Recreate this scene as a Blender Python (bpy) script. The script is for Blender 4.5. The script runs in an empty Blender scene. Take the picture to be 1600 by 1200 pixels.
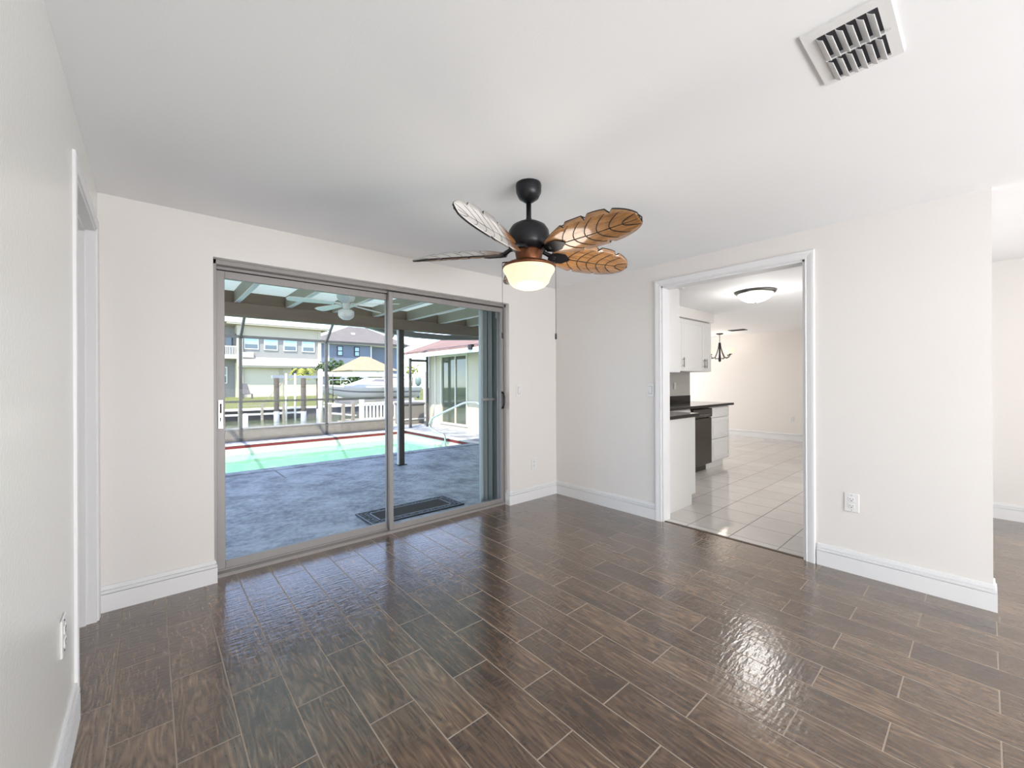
import bpy, bmesh, math, random
from mathutils import Vector, Matrix
random.seed(7)
scene = bpy.context.scene
COL = scene.collection
PI = math.pi

# ------------------------------------------------------------------ camera
YAW, ROLL, F = 0.7172, -0.0042, 647.46
cam_d = bpy.data.cameras.new('camera')
cam = bpy.data.objects.new('camera', cam_d); COL.objects.link(cam)
cam_d.sensor_width = 36.0; cam_d.lens = F / 1600 * 36
cam_d.shift_y = (596.54 - 600) / 1600
cam_d.clip_start = 0.02; cam_d.clip_end = 500
fw = Vector((math.sin(YAW), math.cos(YAW), 0)); rt = Vector((math.cos(YAW), -math.sin(YAW), 0)); up = Vector((0, 0, 1))
c_, s_ = math.cos(ROLL), math.sin(ROLL)
r2 = rt * c_ + up * s_; u2 = up * c_ - rt * s_
M = Matrix((r2, u2, -fw)).transposed().to_4x4(); M.translation = Vector((-3.4432, -3.1943, 1.2549))
cam.matrix_world = M
scene.camera = cam

# ------------------------------------------------------------------ exposure, sky, sun, added fill lamps
scene.view_settings.view_transform = 'Standard'
scene.view_settings.look = 'None'
scene.view_settings.gamma = 1.0
scene.view_settings.exposure = 0.06
scene.view_settings.use_curve_mapping = False
w = bpy.data.worlds.new('sky'); scene.world = w; w.use_nodes = True
wn = w.node_tree; bg = wn.nodes['Background']
sky = wn.nodes.new('ShaderNodeTexSky'); sky.sky_type = 'NISHITA'; sky.sun_disc = False
SUN_EL, SUN_AZ = math.radians(56), math.radians(230)
sky.sun_elevation = SUN_EL; sky.sun_rotation = SUN_AZ; sky.air_density = 0.7; sky.dust_density = 0.0; sky.altitude = 1500; sky.ozone_density = 3.0
hs_ = wn.nodes.new('ShaderNodeHueSaturation'); hs_.inputs['Saturation'].default_value = .68
wn.links.new(sky.outputs[0], hs_.inputs['Color']); wn.links.new(hs_.outputs[0], bg.inputs[0]); bg.inputs[1].default_value = 0.70
sl = bpy.data.lights.new('sun', 'SUN'); so = bpy.data.objects.new('sun', sl); COL.objects.link(so)
sl.energy = 8.5; sl.angle = 0.009; sl.color = (1.0, 0.90, 0.74)
sd = Vector((math.sin(SUN_AZ) * math.cos(SUN_EL), math.cos(SUN_AZ) * math.cos(SUN_EL), math.sin(SUN_EL)))
so.rotation_euler = (-sd).to_track_quat('-Z', 'Y').to_euler(); so.location = sd * 40

def area(name, loc, rot, sx, sy, power, color=(1, 1, 1)):
    l = bpy.data.lights.new(name, 'AREA'); l.shape = 'RECTANGLE'; l.size = sx; l.size_y = sy
    l.energy = power; l.color = color
    o = bpy.data.objects.new(name, l); COL.objects.link(o); o.location = loc; o.rotation_euler = rot
    return o
def point(name, loc, power, color, r=0.05):
    l = bpy.data.lights.new(name, 'POINT'); l.energy = power; l.color = color; l.shadow_soft_size = r
    o = bpy.data.objects.new(name, l); COL.objects.link(o); o.location = loc
    return o
XL_ = -3.66
# unseen fill lamps added to brighten the rooms; no windows stand behind them
area('rear_fill', (-1.9, -6.35, .85), (math.radians(118), 0, 0), 3.3, 1.5, 200, (.985, 0.99, 1.0))  # added lamp before the closed rear wall, lifts main room walls and ceiling
area('side_room_fill', (1.2, -6.35, .85), (math.radians(112), 0, 0), 1.8, 1.5, 9, (1.0, 0.98, 0.95))  # added lamp brightening the adjoining room
area('side_wall_fill', (2.28, -5.2, 1.15), (0, math.radians(100), 0), 1.4, 1.8, 30, (1.0, .99, .97))  # added lamp aimed across the room to brighten the left wall
area('kitchen_fill', (2.2, -2.78, 1.35), (math.radians(90), 0, 0), 2.0, 1.1, 18, (1.0, 0.98, 0.96))  # added lamp lifting the kitchen, no window modelled
area('dining_fill', (4.9, 3.4, 1.35), (math.radians(-90), 0, 0), 2.4, 1.4, 80, (1.0, .985, .97))  # added lamp brightening the dining area

area('hall_fill', (XL_ - 1.45, -.9, 1.4), (0, math.radians(-90), 0), 1.0, 1.2, 3)  # added lamp to brighten the jamb of the left opening

# ------------------------------------------------------------------ mesh builder
class MB:
    def __init__(s): s.v = []; s.f = []; s.m = []; s.sm = []
    def face(s, idx, mi=0, sm=False): s.f.append(tuple(idx)); s.m.append(mi); s.sm.append(sm)
    def box(s, x0, x1, y0, y1, z0, z1, mi=0):
        b = len(s.v)
        for z in (z0, z1):
            for x, y in ((x0, y0), (x1, y0), (x1, y1), (x0, y1)): s.v.append(Vector((x, y, z)))
        for q in ((0, 3, 2, 1), (4, 5, 6, 7), (0, 1, 5, 4), (1, 2, 6, 5), (2, 3, 7, 6), (3, 0, 4, 7)): s.face([b + i for i in q], mi)
        return s
    def poly(s, pts, mi=0, sm=False):
        b = len(s.v); s.v += [Vector(p) for p in pts]; s.face(range(b, b + len(pts)), mi, sm); return s
    def hexa(s, p, mi=0):
        b = len(s.v); s.v += [Vector(q) for q in p]
        for q in ((0, 3, 2, 1), (4, 5, 6, 7), (0, 1, 5, 4), (1, 2, 6, 5), (2, 3, 7, 6), (3, 0, 4, 7)): s.face([b + i for i in q], mi)
        return s
    def bar(s, a, b, w, h, upv=(0, 0, 1), mi=0):
        a = Vector(a); b = Vector(b); d = (b - a).normalized(); u = Vector(upv)
        if abs(d.dot(u)) > .98: u = Vector((0, 1, 0))
        x = d.cross(u).normalized(); y = x.cross(d).normalized()
        p = []
        for e in (a, b):
            for i, j in ((-1, -1), (1, -1), (1, 1), (-1, 1)): p.append(e + x * i * w / 2 + y * j * h / 2)
        return s.hexa(p, mi)
    def tube(s, pts, r, n=8, mi=0, cap=True):
        pts = [Vector(p) for p in pts]; rs = r if isinstance(r, (list, tuple)) else [r] * len(pts)
        d0 = (pts[1] - pts[0]).normalized(); u = Vector((0, 0, 1)) if abs(d0.z) < .9 else Vector((1, 0, 0))
        x = d0.cross(u).normalized(); rings = []
        for i, p in enumerate(pts):
            t = (pts[min(i + 1, len(pts) - 1)] - pts[max(i - 1, 0)]).normalized()
            x = (x - t * x.dot(t)).normalized(); y = t.cross(x)
            b = len(s.v)
            for k in range(n):
                a = 2 * PI * k / n; s.v.append(p + (x * math.cos(a) + y * math.sin(a)) * rs[i])
            rings.append(b)
        for i in range(len(rings) - 1):
            for k in range(n):
                s.face((rings[i] + k, rings[i] + (k + 1) % n, rings[i + 1] + (k + 1) % n, rings[i + 1] + k), mi, True)
        if cap:
            s.face([rings[0] + k for k in range(n)][::-1], mi); s.face([rings[-1] + k for k in range(n)], mi)
        return s
    def lathe(s, prof, c, n=32, mi=0, ax='z'):
        c = Vector(c); rings = []
        for r, z in prof:
            b = len(s.v)
            if r < 1e-6: s.v.append(c + Vector((0, 0, z))); rings.append((b, 1)); continue
            for k in range(n):
                a = 2 * PI * k / n; s.v.append(c + Vector((r * math.cos(a), r * math.sin(a), z)))
            rings.append((b, n))
        for (a, na), (b, nb) in zip(rings, rings[1:]):
            for k in range(n):
                k2 = (k + 1) % n
                if na == 1 and nb == 1: continue
                if na == 1: s.face((a, b + k2, b + k), mi, True)
                elif nb == 1: s.face((a + k, a + k2, b), mi, True)
                else: s.face((a + k, a + k2, b + k2, b + k), mi, True)
        return s
    def prism(s, pts, z0, z1, mi=0, mside=None):
        n = len(pts); b = len(s.v)
        for z in (z0, z1):
            for p in pts: s.v.append(Vector((p[0], p[1], z)))
        s.face([b + i for i in range(n)][::-1], mi); s.face([b + n + i for i in range(n)], mi)
        for i in range(n):
            j = (i + 1) % n; s.face((b + i, b + j, b + n + j, b + n + i), mi if mside is None else mside)
        return s
    def xf(s, mat, start=0):
        for i in range(start, len(s.v)): s.v[i] = mat @ s.v[i]
        return s
    def sweep(s, path, prof, fn, closed_ends=True, mi=0):
        # path: 2D polyline; profile (offset to the left of the path, height); fn maps (a, b, h) to a point
        P = [Vector(p) for p in path]; n = len(P); m = len(prof); b = len(s.v)
        for i in range(n):
            d1 = (P[i] - P[i - 1]).normalized() if i else (P[1] - P[0]).normalized()
            d2 = (P[i + 1] - P[i]).normalized() if i < n - 1 else d1
            n1 = Vector((-d1.y, d1.x)); n2 = Vector((-d2.y, d2.x)); nn = (n1 + n2); nn = nn / max(nn.dot(n1), .2)
            for o, h in prof:
                q = P[i] + nn * o; s.v.append(Vector(fn(q.x, q.y, h)))
        for i in range(n - 1):
            for k in range(m - 1):
                s.face((b + i * m + k, b + i * m + k + 1, b + (i + 1) * m + k + 1, b + (i + 1) * m + k), mi)
        if closed_ends:
            s.face([b + k for k in range(m)], mi); s.face([b + (n - 1) * m + k for k in range(m)][::-1], mi)
        return s

MESHOFF = {}
def build(name, mb, mats, parent=None, bevel=0, local=False, seg=1):
    me = bpy.data.meshes.new(name)
    off = Vector((0, 0, 0))
    if parent is not None and not local:
        q = parent
        while q is not None: off += q.location; q = q.parent
    me.from_pydata([tuple(v - off) for v in mb.v], [], mb.f)
    if not isinstance(mats, (list, tuple)): mats = [mats]
    for m in mats: me.materials.append(m)
    for p, mi, sm in zip(me.polygons, mb.m, mb.sm): p.material_index = mi; p.use_smooth = sm
    bm = bmesh.new(); bm.from_mesh(me)
    bmesh.ops.recalc_face_normals(bm, faces=bm.faces)
    if bevel:
        es = [e for e in bm.edges if len(e.link_faces) == 2 and e.calc_face_angle(0) > .6]
        bmesh.ops.bevel(bm, geom=es, offset=bevel, segments=seg, profile=.5, affect='EDGES', clamp_overlap=True)
    bm.to_mesh(me); bm.free()
    o = bpy.data.objects.new(name, me); COL.objects.link(o)
    if parent is not None: o.parent = parent
    return o
def tag(o, label=None, cat=None, group=None, kind=None):
    if label: o['label'] = label
    if cat: o['category'] = cat
    if group: o['group'] = group
    if kind: o['kind'] = kind
    return o
def thing(name, label, cat, loc=(0, 0, 0), rz=0, group=None):
    o = bpy.data.objects.new(name, None); COL.objects.link(o); o.location = loc; o.rotation_euler = (0, 0, rz)
    o.empty_display_size = .05
    return tag(o, label, cat, group)
def struct(name, mb, m, parent=None, bevel=0, label=None, cat=None):
    o = build(name, mb, m, parent, bevel)
    if parent is None:
        o['kind'] = 'structure'
        if label: o['label'] = label
        if cat: o['category'] = cat
    return o
def dup(root, loc, rz=None, label=None):
    r = root.copy(); COL.objects.link(r); r.location = loc
    if rz is not None: r.rotation_euler = (0, 0, rz)
    if label: r['label'] = label
    for ch in list(root.children):
        c = ch.copy(); COL.objects.link(c); c.parent = r
        for g in list(ch.children):
            d = g.copy(); COL.objects.link(d); d.parent = c
    return r

# ------------------------------------------------------------------ materials
def nmat(name):
    m = bpy.data.materials.new(name); m.use_nodes = True
    nt = m.node_tree; return m, nt, nt.nodes['Principled BSDF'], nt.nodes, nt.links
def mathn(N, L, op, a, b=None, c=None):
    n = N.new('ShaderNodeMath'); n.operation = op
    for i, x in enumerate((a, b, c)):
        if x is None: continue
        if isinstance(x, (int, float)): n.inputs[i].default_value = x
        else: L.new(x, n.inputs[i])
    return n.outputs[0]
def mixc(N, L, fac, a, b, typ='MIX'):
    n = N.new('ShaderNodeMix'); n.data_type = 'RGBA'; n.blend_type = typ
    for i, x in ((0, fac), (6, a), (7, b)):
        if isinstance(x, (int, float)): n.inputs[i].default_value = x
        elif isinstance(x, tuple): n.inputs[i].default_value = (*x, 1)
        else: L.new(x, n.inputs[i])
    return n.outputs[2]
def mat(name, col, rough=.5, metal=0, var=.06, scale=12, bump=0, bscale=80, spec=.5, coat=0, stretch=(1, 1, 1), bdist=.01):
    m, nt, B, N, L = nmat(name)
    g = N.new('ShaderNodeNewGeometry'); mp = N.new('ShaderNodeMapping'); mp.inputs['Scale'].default_value = stretch
    L.new(g.outputs['Position'], mp.inputs['Vector'])
    n = N.new('ShaderNodeTexNoise'); n.inputs['Scale'].default_value = scale; n.inputs['Detail'].default_value = 4
    L.new(mp.outputs[0], n.inputs['Vector'])
    lo = tuple(c * (1 - var) for c in col); hi = tuple(min(1, c * (1 + var)) for c in col)
    L.new(mixc(N, L, n.outputs['Fac'], lo, hi), B.inputs['Base Color'])
    B.inputs['Roughness'].default_value = rough; B.inputs['Metallic'].default_value = metal
    B.inputs['Specular IOR Level'].default_value = spec
    if coat: B.inputs['Coat Weight'].default_value = coat; B.inputs['Coat Roughness'].default_value = .08
    if bump:
        n2 = N.new('ShaderNodeTexNoise'); n2.inputs['Scale'].default_value = bscale; n2.inputs['Detail'].default_value = 3
        L.new(mp.outputs[0], n2.inputs['Vector'])
        b = N.new('ShaderNodeBump'); b.inputs['Strength'].default_value = bump; b.inputs['Distance'].default_value = bdist
        L.new(n2.outputs['Fac'], b.inputs['Height']); L.new(b.outputs[0], B.inputs['Normal'])
    return m
def emit(name, col, strength, base=(1, 1, 1)):
    m, nt, B, N, L = nmat(name)
    n = N.new('ShaderNodeTexNoise'); n.inputs['Scale'].default_value = 6
    L.new(mixc(N, L, n.outputs['Fac'], tuple(c * .95 for c in col), col), B.inputs['Emission Color'])
    B.inputs['Base Color'].default_value = (*base, 1); B.inputs['Emission Strength'].default_value = strength
    B.inputs['Roughness'].default_value = .25
    return m
def glass_mat(name, tint=(.96, .98, .97), wavy=0, wscale=3, rough=0.0, ior=1.45, gl=1.0):
    m = bpy.data.materials.new(name); m.use_nodes = True; nt = m.node_tree; N, L = nt.nodes, nt.links
    N.remove(N['Principled BSDF']); out = N['Material Output']
    t = N.new('ShaderNodeBsdfTransparent'); t.inputs[0].default_value = (*tint, 1)
    g = N.new('ShaderNodeBsdfGlossy'); g.inputs['Roughness'].default_value = rough; g.inputs[0].default_value = (gl, gl, gl, 1)
    f = N.new('ShaderNodeFresnel'); f.inputs[0].default_value = ior
    mx = N.new('ShaderNodeMixShader'); L.new(f.outputs[0], mx.inputs[0]); L.new(t.outputs[0], mx.inputs[1]); L.new(g.outputs[0], mx.inputs[2])
    L.new(mx.outputs[0], out.inputs[0])
    if wavy:
        geo = N.new('ShaderNodeNewGeometry')
        n = N.new('ShaderNodeTexNoise'); n.inputs['Scale'].default_value = wscale; n.inputs['Detail'].default_value = 2
        L.new(geo.outputs['Position'], n.inputs['Vector'])
        b = N.new('ShaderNodeBump'); b.inputs['Strength'].default_value = wavy; b.inputs['Distance'].default_value = .05
        L.new(n.outputs['Fac'], b.inputs['Height']); L.new(b.outputs[0], g.inputs['Normal']); L.new(b.outputs[0], f.inputs['Normal'])
    return m

def wood_floor_mat():
    m, nt, B, N, L = nmat('wood_plank_tile')
    geo = N.new('ShaderNodeNewGeometry'); sp = N.new('ShaderNodeSeparateXYZ'); L.new(geo.outputs['Position'], sp.inputs[0])
    X, Y = sp.outputs[0], sp.outputs[1]
    W, LN = .1800, .5065
    u = mathn(N, L, 'DIVIDE', mathn(N, L, 'ADD', X, 3.022 + 36 * W), W)
    row = mathn(N, L, 'FLOOR', u); fu = mathn(N, L, 'FRACT', u)
    odd = mathn(N, L, 'MODULO', row, 2.0)
    v = mathn(N, L, 'ADD', mathn(N, L, 'DIVIDE', mathn(N, L, 'ADD', Y, .426 + 40 * LN), LN), mathn(N, L, 'MULTIPLY', odd, .523))
    vi = mathn(N, L, 'FLOOR', v); fv = mathn(N, L, 'FRACT', v)
    du = mathn(N, L, 'MULTIPLY', mathn(N, L, 'MINIMUM', fu, mathn(N, L, 'SUBTRACT', 1.0, fu)), W)
    dv = mathn(N, L, 'MULTIPLY', mathn(N, L, 'MINIMUM', fv, mathn(N, L, 'SUBTRACT', 1.0, fv)), LN)
    dm = mathn(N, L, 'MINIMUM', du, dv)
    gr = N.new('ShaderNodeMapRange'); gr.inputs['From Min'].default_value = .0020; gr.inputs['From Max'].default_value = .0030
    gr.inputs['To Min'].default_value = 1; gr.inputs['To Max'].default_value = 0; L.new(dm, gr.inputs['Value'])
    grout = gr.outputs[0]
    cid = N.new('ShaderNodeCombineXYZ'); L.new(row, cid.inputs[0]); L.new(vi, cid.inputs[1])
    wn_ = N.new('ShaderNodeTexWhiteNoise'); wn_.noise_dimensions = '2D'; L.new(cid.outputs[0], wn_.inputs['Vector'])
    rnd = wn_.outputs['Value']
    # grain: stretched along Y, offset for each plank
    gx = mathn(N, L, 'ADD', mathn(N, L, 'MULTIPLY', X, 1.0), mathn(N, L, 'MULTIPLY', rnd, 37.0))
    gv = N.new('ShaderNodeCombineXYZ'); L.new(gx, gv.inputs[0]); L.new(mathn(N, L, 'MULTIPLY', Y, .17), gv.inputs[1]); L.new(mathn(N, L, 'MULTIPLY', rnd, 9.0), gv.inputs[2])
    dn = N.new('ShaderNodeTexNoise'); dn.inputs['Scale'].default_value = 9; dn.inputs['Detail'].default_value = 2; L.new(gv.outputs[0], dn.inputs['Vector'])
    # rings from contour lines of a smooth field
    ring = mathn(N, L, 'SINE', mathn(N, L, 'MULTIPLY', dn.outputs['Fac'], 95.0))
    ring = mathn(N, L, 'MULTIPLY_ADD', ring, .5, .5)
    fn_ = N.new('ShaderNodeTexNoise'); fn_.inputs['Scale'].default_value = 75; fn_.inputs['Detail'].default_value = 5; fn_.inputs['Roughness'].default_value = .65
    gv2 = N.new('ShaderNodeCombineXYZ'); L.new(gx, gv2.inputs[0]); L.new(mathn(N, L, 'MULTIPLY', Y, .07), gv2.inputs[1]); L.new(gv2.outputs[0], fn_.inputs['Vector'])
    big = N.new('ShaderNodeTexNoise'); big.inputs['Scale'].default_value = 6; big.inputs['Detail'].default_value = 3; L.new(gv.outputs[0], big.inputs['Vector'])
    g1 = mathn(N, L, 'ADD', mathn(N, L, 'MULTIPLY', ring, .17), mathn(N, L, 'MULTIPLY', fn_.outputs['Fac'], .88))
    g1 = mathn(N, L, 'ADD', g1, mathn(N, L, 'MULTIPLY', mathn(N, L, 'SUBTRACT', big.outputs['Fac'], .5), .5))
    g1 = mathn(N, L, 'ADD', g1, mathn(N, L, 'MULTIPLY', mathn(N, L, 'SUBTRACT', rnd, .5), .14))
    cr = N.new('ShaderNodeValToRGB'); L.new(g1, cr.inputs[0])
    e = cr.color_ramp.elements
    e[0].position = .18; e[0].color = (.020, .011, .007, 1)
    e[1].position = .92; e[1].color = (.33, .205, .12, 1)
    k = e.new(.42); k.color = (.070, .037, .020, 1)
    k = e.new(.62); k.color = (.138, .084, .050, 1)
    L.new(mixc(N, L, grout, cr.outputs[0], (.38, .32, .26)), B.inputs['Base Color'])
    # hand-scraped chatter marks across the planks
    cv = N.new('ShaderNodeCombineXYZ'); L.new(mathn(N, L, 'ADD', mathn(N, L, 'MULTIPLY', X, 17.0), mathn(N, L, 'MULTIPLY', rnd, 50.0)), cv.inputs[0]); L.new(mathn(N, L, 'MULTIPLY', Y, 58.0), cv.inputs[1])
    ch = N.new('ShaderNodeTexNoise'); ch.inputs['Scale'].default_value = 1; ch.inputs['Detail'].default_value = 1.5; L.new(cv.outputs[0], ch.inputs['Vector'])
    h = mathn(N, L, 'ADD', mathn(N, L, 'MULTIPLY', ch.outputs['Fac'], .0019), mathn(N, L, 'MULTIPLY', fn_.outputs['Fac'], .0005))
    h = mathn(N, L, 'SUBTRACT', h, mathn(N, L, 'MULTIPLY', grout, .0022))
    b = N.new('ShaderNodeBump'); b.inputs['Strength'].default_value = .75; b.inputs['Distance'].default_value = 1.0
    L.new(h, b.inputs['Height']); L.new(b.outputs[0], B.inputs['Normal'])
    rr = mathn(N, L, 'ADD', mathn(N, L, 'MULTIPLY', fn_.outputs['Fac'], .12), .20)
    L.new(mathn(N, L, 'ADD', rr, mathn(N, L, 'MULTIPLY', grout, .5)), B.inputs['Roughness'])
    B.inputs['Specular IOR Level'].default_value = .2
    L.new(mathn(N, L, 'SUBTRACT', 1.0, grout), B.inputs['Coat Weight']); B.inputs['Coat IOR'].default_value = 1.80; B.inputs['Coat Roughness'].default_value = .14; L.new(b.outputs[0], B.inputs['Coat Normal'])
    return m
def kitchen_tile_mat():
    m, nt, B, N, L = nmat('white_floor_tile')
    geo = N.new('ShaderNodeNewGeometry'); sp = N.new('ShaderNodeSeparateXYZ'); L.new(geo.outputs['Position'], sp.inputs[0])
    W = .3445
    u = mathn(N, L, 'DIVIDE', mathn(N, L, 'ADD', sp.outputs[0], 20 * W - .475), W)
    v = mathn(N, L, 'DIVIDE', mathn(N, L, 'ADD', sp.outputs[1], 20 * W + 1.822), W)
    ds = []
    for q in (u, v):
        fq = mathn(N, L, 'FRACT', q); ds.append(mathn(N, L, 'MINIMUM', fq, mathn(N, L, 'SUBTRACT', 1.0, fq)))
    dm = mathn(N, L, 'MULTIPLY', mathn(N, L, 'MINIMUM', ds[0], ds[1]), W)
    gr = N.new('ShaderNodeMapRange'); gr.inputs['From Min'].default_value = .0022; gr.inputs['From Max'].default_value = .0034
    gr.inputs['To Min'].default_value = 1; gr.inputs['To Max'].default_value = 0; L.new(dm, gr.inputs['Value'])
    cid = N.new('ShaderNodeCombineXYZ'); L.new(mathn(N, L, 'FLOOR', u), cid.inputs[0]); L.new(mathn(N, L, 'FLOOR', v), cid.inputs[1])
    wn_ = N.new('ShaderNodeTexWhiteNoise'); wn_.noise_dimensions = '2D'; L.new(cid.outputs[0], wn_.inputs['Vector'])
    n = N.new('ShaderNodeTexNoise'); n.inputs['Scale'].default_value = 5; n.inputs['Detail'].default_value = 4; L.new(geo.outputs['Position'], n.inputs['Vector'])
    f = mathn(N, L, 'ADD', mathn(N, L, 'MULTIPLY', wn_.outputs['Value'], .4), mathn(N, L, 'MULTIPLY', n.outputs['Fac'], .6))
    c = mixc(N, L, f, (.56, .53, .50), (.70, .67, .64))
    L.new(mixc(N, L, gr.outputs[0], c, (.13, .11, .09)), B.inputs['Base Color'])
    L.new(mathn(N, L, 'ADD', mathn(N, L, 'MULTIPLY', gr.outputs[0], .5), .07), B.inputs['Roughness'])
    b = N.new('ShaderNodeBump'); b.inputs['Strength'].default_value = .5; b.inputs['Distance'].default_value = 1
    L.new(mathn(N, L, 'ADD', mathn(N, L, 'MULTIPLY', gr.outputs[0], -.001), mathn(N, L, 'MULTIPLY', n.outputs['Fac'], .0015)), b.inputs['Height'])
    L.new(b.outputs[0], B.inputs['Normal'])
    return m
def deck_mat():
    m, nt, B, N, L = nmat('patio_concrete')
    geo = N.new('ShaderNodeNewGeometry')
    n1 = N.new('ShaderNodeTexNoise'); n1.inputs['Scale'].default_value = 2.2; n1.inputs['Detail'].default_value = 8; n1.inputs['Roughness'].default_value = .7
    n2 = N.new('ShaderNodeTexNoise'); n2.inputs['Scale'].default_value = 17; n2.inputs['Detail'].default_value = 6; n2.inputs['Roughness'].default_value = .7
    vo = N.new('ShaderNodeTexVoronoi'); vo.feature = 'DISTANCE_TO_EDGE'; vo.inputs['Scale'].default_value = 1.1
    dist = N.new('ShaderNodeVectorMath'); dist.operation = 'ADD'
    L.new(geo.outputs['Position'], dist.inputs[0]); L.new(n1.outputs['Color'], dist.inputs[1]); L.new(dist.outputs[0], vo.inputs['Vector'])
    for q in (n1, n2): L.new(geo.outputs['Position'], q.inputs['Vector'])
    f = mathn(N, L, 'ADD', mathn(N, L, 'MULTIPLY', n1.outputs['Fac'], .6), mathn(N, L, 'MULTIPLY', n2.outputs['Fac'], .4))
    cr = N.new('ShaderNodeValToRGB'); L.new(f, cr.inputs[0]); e = cr.color_ramp.elements
    e[0].position = .40; e[0].color = (.13, .15, .19, 1); e[1].position = .58; e[1].color = (.42, .46, .54, 1)
    crack = N.new('ShaderNodeMapRange'); crack.inputs['From Min'].default_value = 0; crack.inputs['From Max'].default_value = .006
    crack.inputs['To Min'].default_value = .55; crack.inputs['To Max'].default_value = 0; L.new(vo.outputs['Distance'], crack.inputs['Value'])
    L.new(mixc(N, L, crack.outputs[0], cr.outputs[0], (.12, .12, .12)), B.inputs['Base Color'])
    B.inputs['Roughness'].default_value = .55
    b = N.new('ShaderNodeBump'); b.inputs['Strength'].default_value = .6; b.inputs['Distance'].default_value = .02
    L.new(f, b.inputs['Height']); L.new(b.outputs[0], B.inputs['Normal'])
    return m
def blade_mat():
    m, nt, B, N, L = nmat('leaf_blade_wood')
    tc = N.new('ShaderNodeTexCoord'); mp = N.new('ShaderNodeMapping'); mp.inputs['Scale'].default_value = (4, 30, 30)
    L.new(tc.outputs['Object'], mp.inputs[0])
    n = N.new('ShaderNodeTexNoise'); n.inputs['Scale'].default_value = 3; n.inputs['Detail'].default_value = 6; n.inputs['Roughness'].default_value = .7
    L.new(mp.outputs[0], n.inputs['Vector'])
    cr = N.new('ShaderNodeValToRGB'); L.new(n.outputs['Fac'], cr.inputs[0]); e = cr.color_ramp.elements
    e[0].position = .3; e[0].color = (.17, .065, .020, 1); e[1].position = .75; e[1].color = (.60, .32, .12, 1)
    L.new(cr.outputs[0], B.inputs['Base Color']); B.inputs['Roughness'].default_value = .3
    B.inputs['Coat Weight'].default_value = 1; B.inputs['Coat Roughness'].default_value = .1; B.inputs['Coat IOR'].default_value = 1.7
    return m
def blade_top_mat():
    m, nt, B, N, L = nmat('pale_blade_top')  # pale top faces, blending to brown near the root
    tc = N.new('ShaderNodeTexCoord'); sp = N.new('ShaderNodeSeparateXYZ'); L.new(tc.outputs['Object'], sp.inputs[0])
    mp = N.new('ShaderNodeMapping'); mp.inputs['Scale'].default_value = (3, 40, 40); L.new(tc.outputs['Object'], mp.inputs[0])
    n = N.new('ShaderNodeTexNoise'); n.inputs['Scale'].default_value = 3; n.inputs['Detail'].default_value = 5; L.new(mp.outputs[0], n.inputs['Vector'])
    f = mathn(N, L, 'ADD', sp.outputs[0], mathn(N, L, 'MULTIPLY', mathn(N, L, 'SUBTRACT', n.outputs['Fac'], .5), .10))
    mr_ = N.new('ShaderNodeMapRange'); mr_.inputs['From Min'].default_value = .20; mr_.inputs['From Max'].default_value = .29; L.new(f, mr_.inputs['Value'])
    pale = mixc(N, L, n.outputs['Fac'], (.62, .57, .52), (.95, .94, .92))
    L.new(mixc(N, L, mr_.outputs[0], (.34, .15, .05), pale), B.inputs['Base Color']); B.inputs['Roughness'].default_value = .3
    B.inputs['Coat Weight'].default_value = .6; B.inputs['Coat Roughness'].default_value = .1
    return m
def tile_roof_mat(name, a, b, sx=4, sy=3):
    m, nt, B, N, L = nmat(name)
    geo = N.new('ShaderNodeNewGeometry'); sp = N.new('ShaderNodeSeparateXYZ'); L.new(geo.outputs['Position'], sp.inputs[0])
    br = N.new('ShaderNodeTexBrick'); br.inputs['Scale'].default_value = 1; br.inputs['Brick Width'].default_value = 1 / sx; br.inputs['Row Height'].default_value = 1 / sy
    br.inputs['Mortar Size'].default_value = .012
    cb = N.new('ShaderNodeCombineXYZ'); L.new(sp.outputs[0], cb.inputs[0]); L.new(mathn(N, L, 'ADD', sp.outputs[2], mathn(N, L, 'MULTIPLY', sp.outputs[1], .7)), cb.inputs[1])
    L.new(cb.outputs[0], br.inputs['Vector'])
    br.inputs['Color1'].default_value = (*a, 1); br.inputs['Color2'].default_value = (*b, 1); br.inputs['Mortar'].default_value = (*(c * .75 for c in a), 1)
    L.new(br.outputs['Color'], B.inputs['Base Color']); B.inputs['Roughness'].default_value = .8
    return m

M_wall = mat('wall_paint', (.795, .770, .748), .45, var=.012, scale=3, bump=.12, bscale=160, bdist=.004)
M_wallgloss = mat('semigloss_wall_paint', (.82, .825, .80), .24, var=.012, scale=3, bump=.14, bscale=110, bdist=.006)
M_ceil = mat('ceiling_paint', (.90, .91, .925), .7, var=.01, scale=3, bump=.1, bscale=120, bdist=.004)
M_trim = mat('white_trim_paint', (.80, .805, .82), .5, var=.01)
M_floor = wood_floor_mat(); M_tile = kitchen_tile_mat(); M_deck = deck_mat()
M_alu = mat('brushed_aluminium', (.33, .315, .31), .5, .4, var=.06, scale=20, stretch=(1, 1, .1))
M_gapshade = mat('panel_gap_shade', (.03, .03, .03), .6)  # near-black colour for the shade in the panel recess
M_glass = glass_mat('clear_glass', (.985, .99, .988), ior=1.10)
M_chrome = mat('chrome', (.75, .75, .76), .15, 1.0, var=.02)
M_black = mat('oil_rubbed_bronze', (.022, .022, .026), .32, .55, var=.15)
M_blade = blade_mat(); M_bladetop = blade_top_mat(); M_vein = mat('dark_vein_paint', (.016, .011, .009), .45)
M_copper = mat('antique_copper', (.17, .06, .025), .35, .7, var=.2)
M_bowl = emit('lit_cream_glass', (1.0, .90, .62), .86, (.25, .22, .16))
M_shade = emit('lit_amber_shade', (1.0, .93, .68), .95, (.25, .22, .16))
M_dome = emit('lit_white_glass', (1.0, .98, .94), 2.4)
M_plate = mat('white_plastic', (.80, .80, .80), .35, var=.01)
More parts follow.
